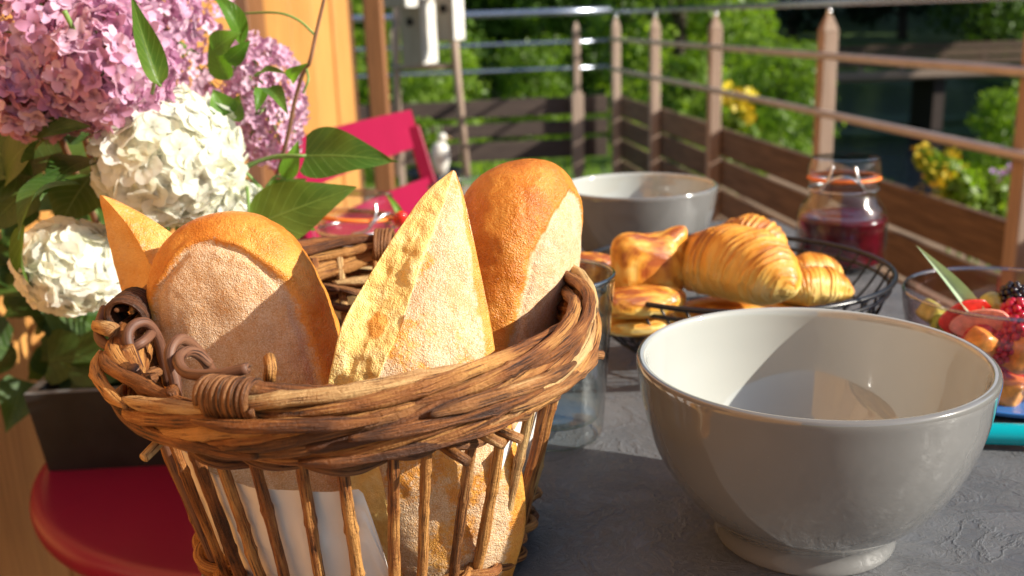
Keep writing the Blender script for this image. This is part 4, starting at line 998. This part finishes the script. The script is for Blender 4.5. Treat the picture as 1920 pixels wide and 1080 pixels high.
def blob(name, c, size, rot, mat, label, cat, seed, bumpy=0.06, shape=None, n1=18, n2=24):
    V = []; R_ = Matrix.Rotation(rot[2], 3, 'Z') @ Matrix.Rotation(rot[1], 3, 'Y') @ Matrix.Rotation(rot[0], 3, 'X')
    for i in range(n1):
        th = PI * (i + .05) / (n1 - .9)
        for j in range(n2):
            ph = 2 * PI * j / n2; d = np.array([math.sin(th) * math.cos(ph), math.sin(th) * math.sin(ph), math.cos(th)])
            k_ = 1 + bumpy * nz(d, 2.5, seed); e = d.copy()
            if shape == 'cube': e = np.sign(d) * np.abs(d) ** .45
            if shape == 'half': e[1] = max(e[1], -.12)
            if shape in ('half', 'cone'): k_ *= .62 + .38 * (1 - d[2]) ** .5 * 1.0 if d[2] < .9 else .62 + .12
            v = R_ @ Vector(e * k_ * np.array(size)); V.append(np.array(c) + np.array(v))
    Fx = grid_faces(n1, n2, True); Fx.append(tuple(range(n2))[::-1]); Fx.append(tuple(range((n1 - 1) * n2, n1 * n2)))
    return tag(obj(name, V, Fx, M[mat]), label, cat)
def raspberry(c, r_, label, mat='raspberry_flesh', name='raspberry', seed=1):
    e = empty(name, label, 'berry'); k_ = 0; pr = None; rr_ = np.random.default_rng(seed)
    for i in range(46):
        z = 1 - 2 * (i + .5) / 46; a = i * 2.39996; q_ = math.sqrt(1 - z * z); d = np.array([q_ * math.cos(a), q_ * math.sin(a), z * 1.12])
        if pr is None:
            V, Fx = lathe([(0, -1), (.5, -.86), (.87, -.5), (1, 0), (.87, .5), (.5, .86), (0, 1)], (0, 0, 0), 10); pr = make_mesh('drupelet', V * .27 * r_, Fx, M[mat])
        link(pr, 'drupelet', e, np.array(c) + d * r_ * (.85 + .05 * rr_.random()))
    V, Fx = lathe([(0, -.8), (.6, -.6), (.8, 0), (.6, .6), (0, .8)], (0, 0, 0), 12); link(make_mesh('core', V * r_, Fx, M[mat]), 'core', e, c)
def fp(x, y, Y): return at(x, y, Y)
blob('strawberry_slice', fp(1820, 590, .585), (.010, .006, .017), (.3, 1.2, .3), 'strawberry_flesh', 'red strawberry half lying beside the pineapple leaf', 'strawberry', 1, shape='half')
blob('strawberry_slice', fp(1850, 606, .575), (.009, .006, .018), (.2, 1.35, -.2), 'strawberry_pale', 'pale cut strawberry just right of the strawberry half', 'strawberry', 2, shape='half')
blob('strawberry_slice', fp(1845, 630, .580), (.012, .010, .014), (.8, .9, .2), 'strawberry_flesh', 'deep red strawberry below the pale cut one', 'strawberry', 3, shape='cone')
blob('strawberry_slice', fp(1895, 680, .578), (.014, .010, .016), (.5, 1.5, .2), 'strawberry_flesh', 'large strawberry against the glass under the raspberries', 'strawberry', 4, shape='cone')
raspberry(fp(1905, 592, .580), .0095, 'round raspberry on top at the right edge', seed=3)
raspberry(fp(1912, 628, .566), .0100, 'raspberry pressed to the glass below the round one', seed=5)
raspberry(fp(1880, 652, .566), .0085, 'darker raspberry left of the one pressed to the glass', seed=6)
raspberry(fp(1900, 556, .600), .0080, 'blackberry on top of the fruit at the right edge', 'blackberry_skin', 'blackberry', seed=7)
blob('melon_piece', fp(1842, 650, .568), (.011, .008, .0095), (.3, .5, .4), 'melon_flesh', 'orange melon cube left of the raspberries', 'melon', 5, shape='cube')
blob('melon_piece', fp(1918, 662, .562), (.010, .008, .012), (.2, .2, .4), 'melon_flesh', 'orange melon cube at the right edge by the raspberries', 'melon', 6, shape='cube')
blob('melon_piece', fp(1890, 728, .572), (.014, .010, .010), (.3, .1, .9), 'melon_flesh', 'orange melon cube at the bottom of the glass bowl', 'melon', 7, shape='cube')
blob('melon_piece', fp(1850, 700, .590), (.014, .010, .012), (.6, .4, .1), 'melon_flesh', 'melon cube deep in the bowl behind the others', 'melon', 17, shape='cube')
blob('melon_piece', fp(1752, 590, .610), (.010, .008, .007), (.2, .6, .4), 'grape_skin', 'yellow melon cube at the left of the glass bowl', 'melon', 8, shape='cube')
blob('grape', fp(1860, 572, .605), (.0085, .0085, .0085), (0, 0, 0), 'grape_skin', 'yellow green grape beside the blackberry', 'grape', 9)
blob('kiwi_piece', fp(1790, 600, .590), (.008, .006, .012), (.5, .5, .2), 'kiwi_flesh', 'green kiwi slice below the pineapple leaf', 'kiwi', 10, shape='half')
blob('kiwi_piece', fp(1775, 620, .600), (.011, .009, .009), (.1, .5, .9), 'kiwi_flesh', 'kiwi chunk against the left glass wall', 'kiwi', 11, shape='cube')
blob('strawberry_slice', fp(1805, 640, .600), (.012, .010, .014), (.8, .4, .2), 'strawberry_flesh', 'strawberry low in the bowl behind the grey rim', 'strawberry', 12, shape='cone')
blob('strawberry_slice', fp(1915, 700, .60), (.012, .012, .014), (.8, .4, .9), 'strawberry_pale', 'pale strawberry low at the right edge', 'strawberry', 13, shape='cone')
blob('melon_piece', (fx + .02, fy, .030), (.030, .028, .016), (0, 0, .3), 'melon_flesh', 'large melon piece in the middle of the glass bowl', 'melon', 18, shape='cube')
blob('strawberry_slice', fp(752, 408, .80), (.006, .005, .008), (.4, .3, .2), 'strawberry_flesh', 'tiny red strawberry perched beside the left jar', 'strawberry', 19, shape='cone')

# ---------------------------------------------------------------- leaves
def leaf(P0, P1, wd, mat, parent=None, up=(0, -.6, .8), bend=.12, fold=.25, curl=.0, shape='ovate', nu=16, nv=9, wave=.03, seed=0, petiole=None):
    P0, P1 = np.array(P0, float), np.array(P1, float); ax = P1 - P0; L = np.linalg.norm(ax); t = ax / L
    n_ = np.array(up, float); n_ = unit(n_ - t * (n_ @ t)); s = np.cross(n_, t); V = []; uv = []
    for i in range(nu):
        u = i / (nu - 1)
        if shape == 'ovate': w_ = (math.sin(PI * u ** .62)) ** .9 * (1 - .25 * u)
        elif shape == 'heart': w_ = math.sin(PI * min(1, (u + .06) ** .55)) ** .8 * (1 - .2 * u) if u < .98 else .0
        else: w_ = (1 - u) ** .8 * (.75 + .25 * math.sin(PI * u))
        if i == nu - 1: w_ = .005
        c = P0 + ax * u + n_ * L * bend * math.sin(PI * u) + s * L * curl * math.sin(PI * u)
        for j in range(nv):
            v = j / (nv - 1) * 2 - 1
            V.append(c + s * v * w_ * wd / 2 * math.cos(fold * 1.2) + n_ * (abs(v) ** 1.3 * w_ * wd / 2 * fold * 1.6 + wave * wd * math.sin(u * 11 + seed + (2 if v > 0 else 0)) * v * v))
            uv.append((u, .5 + v * .5))
    o = obj('leaf', V, grid_faces(nu, nv), M[mat], parent, uv=uv)
    if petiole is not None:
        m_ = MB(); m_.sweep(spline([petiole, (np.array(petiole) + P0) / 2 + [0, 0, .004], P0], 8), .0011, 6); st_ = m_.out('leaf_stalk', M['stem'], parent)
    return o
pl_ = empty('pineapple_leaf', 'pale green spiky pineapple leaf standing in the fruit salad', 'leaf')
leaf(fp(1832, 598, .585), fp(1718, 460, .60), .017, 'pineapple_leaf', pl_, up=(.3, -.9, .2), bend=.03, fold=.45, shape='spike', nv=7, wave=.0)
lf = empty('garnish_leaf', 'narrow green stalk leaf standing beside the left jar', 'leaf')
leaf(fp(752, 405, .80), fp(722, 362, .81), .008, 'leaf_bright', lf, fold=.3, shape='spike', nv=5)

# ---------------------------------------------------------------- flowers
def floret_mesh(name, np_, pl, pw, mat, cup, tube_=0.0, nu=4, nv=3, seed=0, notch=0, wob=1.0):
    V = []; Fx = []; ctr = []; r = np.random.default_rng(seed)
    for k in range(np_):
        a = 2 * PI * k / np_ + r.normal() * .06; ca_, sa_ = math.cos(a), math.sin(a); L = pl * (1 + .08 * r.normal()); tw = r.normal() * .25 * wob; cp_ = cup + r.normal() * .14 * wob; b0 = len(V)
        for i in range(nu):
            u = i / (nu - 1); w_ = pw * (.22 + .78 * math.sin(PI * min(1., .10 + u * .80)) ** .8) * (1 if u < 1 else .72)
            for j in range(nv):
                v = j / (nv - 1) * 2 - 1; x = .06 * pl + u * L - (notch * (1 - abs(v)) * pl if u == 1 else 0); y = v * w_ / 2
                z = cp_ * pl * u * (1 - .55 * u) + abs(v) ** 2 * pw * .16 * wob + tw * y * u
                V.append((ca_ * x - sa_ * y, sa_ * x + ca_ * y, z)); ctr.append(max(0., 1 - u * 3.2))
        for i in range(nu - 1):
            for j in range(nv - 1): q_ = b0 + i * nv + j; Fx.append((q_, q_ + 1, q_ + nv + 1, q_ + nv))
    if tube_:
        b0 = len(V)
        for i, (z, rr_) in enumerate(((0, .07 * pl), (-tube_, .05 * pl))):
            for j in range(4): V.append((rr_ * math.cos(j * PI / 2), rr_ * math.sin(j * PI / 2), z)); ctr.append(.6)
        for j in range(4): Fx.append((b0 + j, b0 + (j + 1) % 4, b0 + 4 + (j + 1) % 4, b0 + 4 + j))
    return make_mesh(name, V, Fx, M[mat], attrs={'ctr': ctr})
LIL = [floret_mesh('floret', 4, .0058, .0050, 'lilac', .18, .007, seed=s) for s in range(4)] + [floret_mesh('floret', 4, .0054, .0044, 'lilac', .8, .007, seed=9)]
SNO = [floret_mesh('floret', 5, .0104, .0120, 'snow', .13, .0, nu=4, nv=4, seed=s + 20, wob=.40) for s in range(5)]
def florets(parent, c, radii, n_, meshes, sc, seed, ax=None, inner=.84, jit=.45, clump=0.0):
    r = np.random.default_rng(seed); ax = np.eye(3) if ax is None else np.array(ax)
    for i in range(n_):
        z = 1 - 2 * (i + .5) / n_; a = i * 2.39996 + r.normal() * .08; q_ = math.sqrt(max(0, 1 - z * z)); d = np.array([q_ * math.cos(a), q_ * math.sin(a), z])
        rad = 1.0 if r.random() < .72 else r.uniform(inner, .97)
        rad += clump * nz(d, 2.4, seed) + r.normal() * .025
        p = np.array(c) + (d * np.array(radii) * rad) @ ax
        nrm = unit((d / np.array(radii)) @ ax) + r.normal(size=3) * jit
        o = link(meshes[r.integers(len(meshes))], 'floret', parent); qq = Vector(nrm).to_track_quat('Z', 'Y').to_matrix() @ Matrix.Rotation(r.uniform(0, 6.28), 3, 'Z')
        s_ = sc * r.uniform(.82, 1.15); mt = qq.to_4x4() @ Matrix.Scale(s_, 4); mt.translation = Vector(p); o.matrix_local = mt
PLC = np.array([-.36, .90, -.10])
def stem(parent, P, r0=.0022, r1=.0014, mat='stem', name='stem'):
    m_ = MB(); n_ = 20; m_.sweep(spline(P, n_), np.linspace(r0, r1, n_), 8); return m_.out(name, M[mat], parent)
def core(parent, c, radii, mat='stem'):
    # small inner branchlets that carry the florets
    m_ = MB(); r = np.random.default_rng(5)
    for i in range(26):
        d = unit(r.normal(size=3)); m_.sweep([np.array(c), np.array(c) + d * np.array(radii) * .45, np.array(c) + d * np.array(radii) * .88], [.0012, .0008, .0005], 4)
    o = m_.out('branchlets', M[mat], parent); tag(o, kind='stuff')
def lilac(c, radii, label, seed, sc=1.0, n_=300, jit=.45, via=None, ax=None):
    e = empty('lilac_panicle', label, 'lilac', 'lilac in the bouquet'); florets(e, c, radii, n_, LIL, sc, seed, ax, jit=jit, clump=.22); core(e, c, radii)
    c = np.array(c); stem(e, [PLC, lerp(PLC, c, .5) + [.0, .02, .01], c, c + [0, 0, radii[2] * .8]], .003, .0015, 'twig'); return e
def snow(c, R_, label, seed, n_=150, sc=1.0):
    e = empty('snowball_flower', label, 'flower', 'white snowball flowers in the bouquet'); florets(e, c, (R_, R_, R_ * .94), int(n_ * 1.35), SNO, sc * .95, seed, jit=.30, inner=.90, clump=.06)
    core(e, c, (R_, R_, R_)); c = np.array(c); stem(e, [PLC, lerp(PLC, c, .55) + [0, .02, 0], c], .0028, .0016); return e
L1 = lilac(at(95, 55, .62), (.047, .04, .044), 'pink lilac panicle filling the upper left corner', 1, 1.34)
L2 = lilac(at(205, 125, .60), (.034, .034, .036), 'pink lilac panicle directly above the large snowball flower', 2, 1.28)
L3 = lilac(at(75, 165, .61), (.034, .03, .026), 'lower left lilac panicle above the dark leaves', 3, 1.25)
L4 = lilac(at(330, 75, .72), (.043, .04, .055), 'mauve lilac panicle behind the hanging green leaf', 4, .86, jit=.6)
L5 = lilac(at(500, 190, .72), (.026, .026, .044), 'mauve lilac panicle furthest right in the bouquet', 5, .78, jit=.6)
L6 = lilac(at(230, 20, .66), (.040, .034, .034), 'lilac panicle cut by the top edge left of the hanging leaf', 6, 1.0)
S1 = snow(at(318, 294, .615), .0405, 'largest white snowball flower in the middle of the bouquet', 11, 190)
S2 = snow(at(133, 500, .60), .0275, 'white snowball flower at the lower left beside the thin bread', 12, 120, .88)
S3 = snow(at(432, 388, .63), .0185, 'smallest snowball flower at the lower right of the largest one', 13, 80, .68)
lv = [
    (L5, (470, 425, .59), (668, 350, .585), .040, 'leaf', (.1, -.93, .30), .04, .10, 'ovate', (462, 340, .63)),
    (L5, (572, 292, .62), (748, 304, .61), .036, 'leaf', (.05, -.86, .45), .08, .20, 'heart', (455, 318, .63)),
    (L5, (535, 335, .64), (560, 262, .64), .014, 'leaf_bright', (.3, -.9, .3), .1, .3, 'ovate', (500, 350, .64)),
    (S3, (470, 395, .64), (592, 432, .62), .030, 'leaf_bright', (.1, -.8, .5), .1, .1, 'ovate', None),
    (S3, (500, 380, .67), (575, 335, .66), .022, 'leaf', (.2, -.9, .4), .1, .1, 'ovate', None),
    (L4, (300, 160, .555), (245, -12, .55), .0175, 'leaf', (.55, -.8, .15), -.05, .35, 'ovate', (285, 175, .57)),
    (L4, (455, 85, .66), (385, -20, .66), .016, 'leaf_bright', (.4, -.7, .5), .25, .3, 'ovate', (440, 130, .68)),
    (L4, (400, 95, .64), (452, 60, .64), .018, 'leaf_bright', (.3, -.8, .4), .1, .3, 'ovate', None),
    (L4, (425, 115, .65), (470, 75, .65), .015, 'leaf_bright', (.5, -.8, .1), .1, .4, 'ovate', None),
    (L4, (430, 150, .66), (395, 70, .66), .018, 'leaf_bright', (-.3, -.8, .3), .1, .2, 'ovate', None),
    (L5, (425, 215, .62), (398, 165, .62), .019, 'leaf_bright', (.2, -.9, .3), .0, .2, 'heart', None),
    (L5, (430, 225, .63), (448, 178, .62), .016, 'leaf', (.5, -.8, .3), .0, .2, 'ovate', None),
    (L5, (500, 165, .62), (540, 215, .60), .013, 'leaf', (.4, -.8, .4), .1, .3, 'ovate', None),
    (L5, (480, 145, .63), (538, 140, .61), .010, 'leaf', (.1, -.5, .8), .1, .3, 'ovate', None),
    (L5, (545, 150, .64), (578, 118, .63), .011, 'leaf_bright', (.4, -.8, .4), .2, .3, 'ovate', None),
    (L5, (490, 165, .63), (480, 212, .62), .010, 'leaf_bright', (.4, -.8, .4), .1, .3, 'ovate', None),
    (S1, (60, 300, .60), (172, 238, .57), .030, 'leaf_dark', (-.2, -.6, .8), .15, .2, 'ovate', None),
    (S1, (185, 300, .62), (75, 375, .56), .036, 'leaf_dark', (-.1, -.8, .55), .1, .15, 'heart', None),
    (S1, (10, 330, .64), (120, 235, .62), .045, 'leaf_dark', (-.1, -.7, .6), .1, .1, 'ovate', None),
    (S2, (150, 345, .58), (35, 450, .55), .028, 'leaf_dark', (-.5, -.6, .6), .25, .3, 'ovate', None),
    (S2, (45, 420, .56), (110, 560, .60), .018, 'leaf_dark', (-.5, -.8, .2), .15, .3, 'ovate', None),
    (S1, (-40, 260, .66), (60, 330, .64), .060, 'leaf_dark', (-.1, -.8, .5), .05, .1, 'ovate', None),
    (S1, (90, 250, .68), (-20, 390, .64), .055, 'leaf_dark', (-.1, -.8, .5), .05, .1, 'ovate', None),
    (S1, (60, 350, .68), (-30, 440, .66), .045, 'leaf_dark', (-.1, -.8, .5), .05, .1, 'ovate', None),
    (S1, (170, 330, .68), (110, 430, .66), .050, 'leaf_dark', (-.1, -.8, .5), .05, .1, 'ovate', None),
    (S1, (240, 380, .66), (300, 430, .63), .040, 'leaf', (.1, -.8, .5), .05, .1, 'ovate', None),
    (S1, (180, 240, .68), (100, 200, .68), .040, 'leaf_dark', (-.1, -.8, .5), .05, .1, 'ovate', None),
    (S1, (330, 440, .66), (400, 400, .66), .040, 'leaf', (.1, -.8, .5), .05, .1, 'ovate', None),
]
for i, (pa, a, b_, wd, mt, up, bd_, fo, sh, pe_) in enumerate(lv):
    leaf(at(*a), at(*b_), wd, mt, pa, up, bd_, fo, 0.0, sh, seed=i * 1.7, petiole=None if pe_ is None else at(*pe_))
stem(L5, [at(440, 320, .64), at(500, 298, .63), at(575, 292, .62)], .0014, .0011)
stem(L5, [at(455, 318, .64), at(480, 342, .64), at(492, 355, .64)], .0011, .0009)
stem(L5, [at(445, 350, .64), at(475, 345, .64), at(490, 355, .64)], .0013, .0011)
stem(L4, [at(120, 20, .57), at(140, 60, .575), at(155, 95, .59)], .0016, .001, 'stem')
tw = empty('ivy_twig', 'thin bare reddish twig rising at the right side of the bouquet', 'twig')
stem(tw, [PLC, at(480, 420, .70), at(560, 160, .66), at(580, 118, .65), at(592, 65, .65), at(612, -20, .65)], .0016, .0010, 'twig', 'twig')
stem(tw, [at(591, 66, .65), at(560, 38, .65), at(520, 24, .65), at(455, 25, .66)], .0009, .0007, 'stem', 'side_shoot')
stem(tw, [at(575, 130, .65), at(578, 150, .64), at(568, 175, .64)], .0009, .0007, 'stem', 'side_shoot')

iv = empty('shade_ivy', 'dense dark ivy added in the black planter box to shade the wall', 'plant')  # ivy added so that its leaves shade the wall at the lower left
r_ = np.random.default_rng(44); ivm = []
for k in range(4):
    o = leaf((0, 0, 0), (0, .045 + .008 * k, 0), .040 + .006 * k, 'leaf_dark', iv, (0, 0, 1), .1, .2, 0, 'heart', nu=8, nv=5, seed=k); ivm.append(o)
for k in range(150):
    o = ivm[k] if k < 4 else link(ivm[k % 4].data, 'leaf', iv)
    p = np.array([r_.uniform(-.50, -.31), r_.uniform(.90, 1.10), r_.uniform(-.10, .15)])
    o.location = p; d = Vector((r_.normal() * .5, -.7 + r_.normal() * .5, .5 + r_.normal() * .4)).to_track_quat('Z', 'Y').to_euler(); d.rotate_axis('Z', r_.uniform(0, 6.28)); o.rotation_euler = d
for k in range(9):
    p = np.array([r_.uniform(-.48, -.33), r_.uniform(.92, 1.06), .12]); stem(iv, [PLC + [0, 0, -.01], lerp(PLC, p, .5) + [.01, 0, 0], p], .0016, .001)
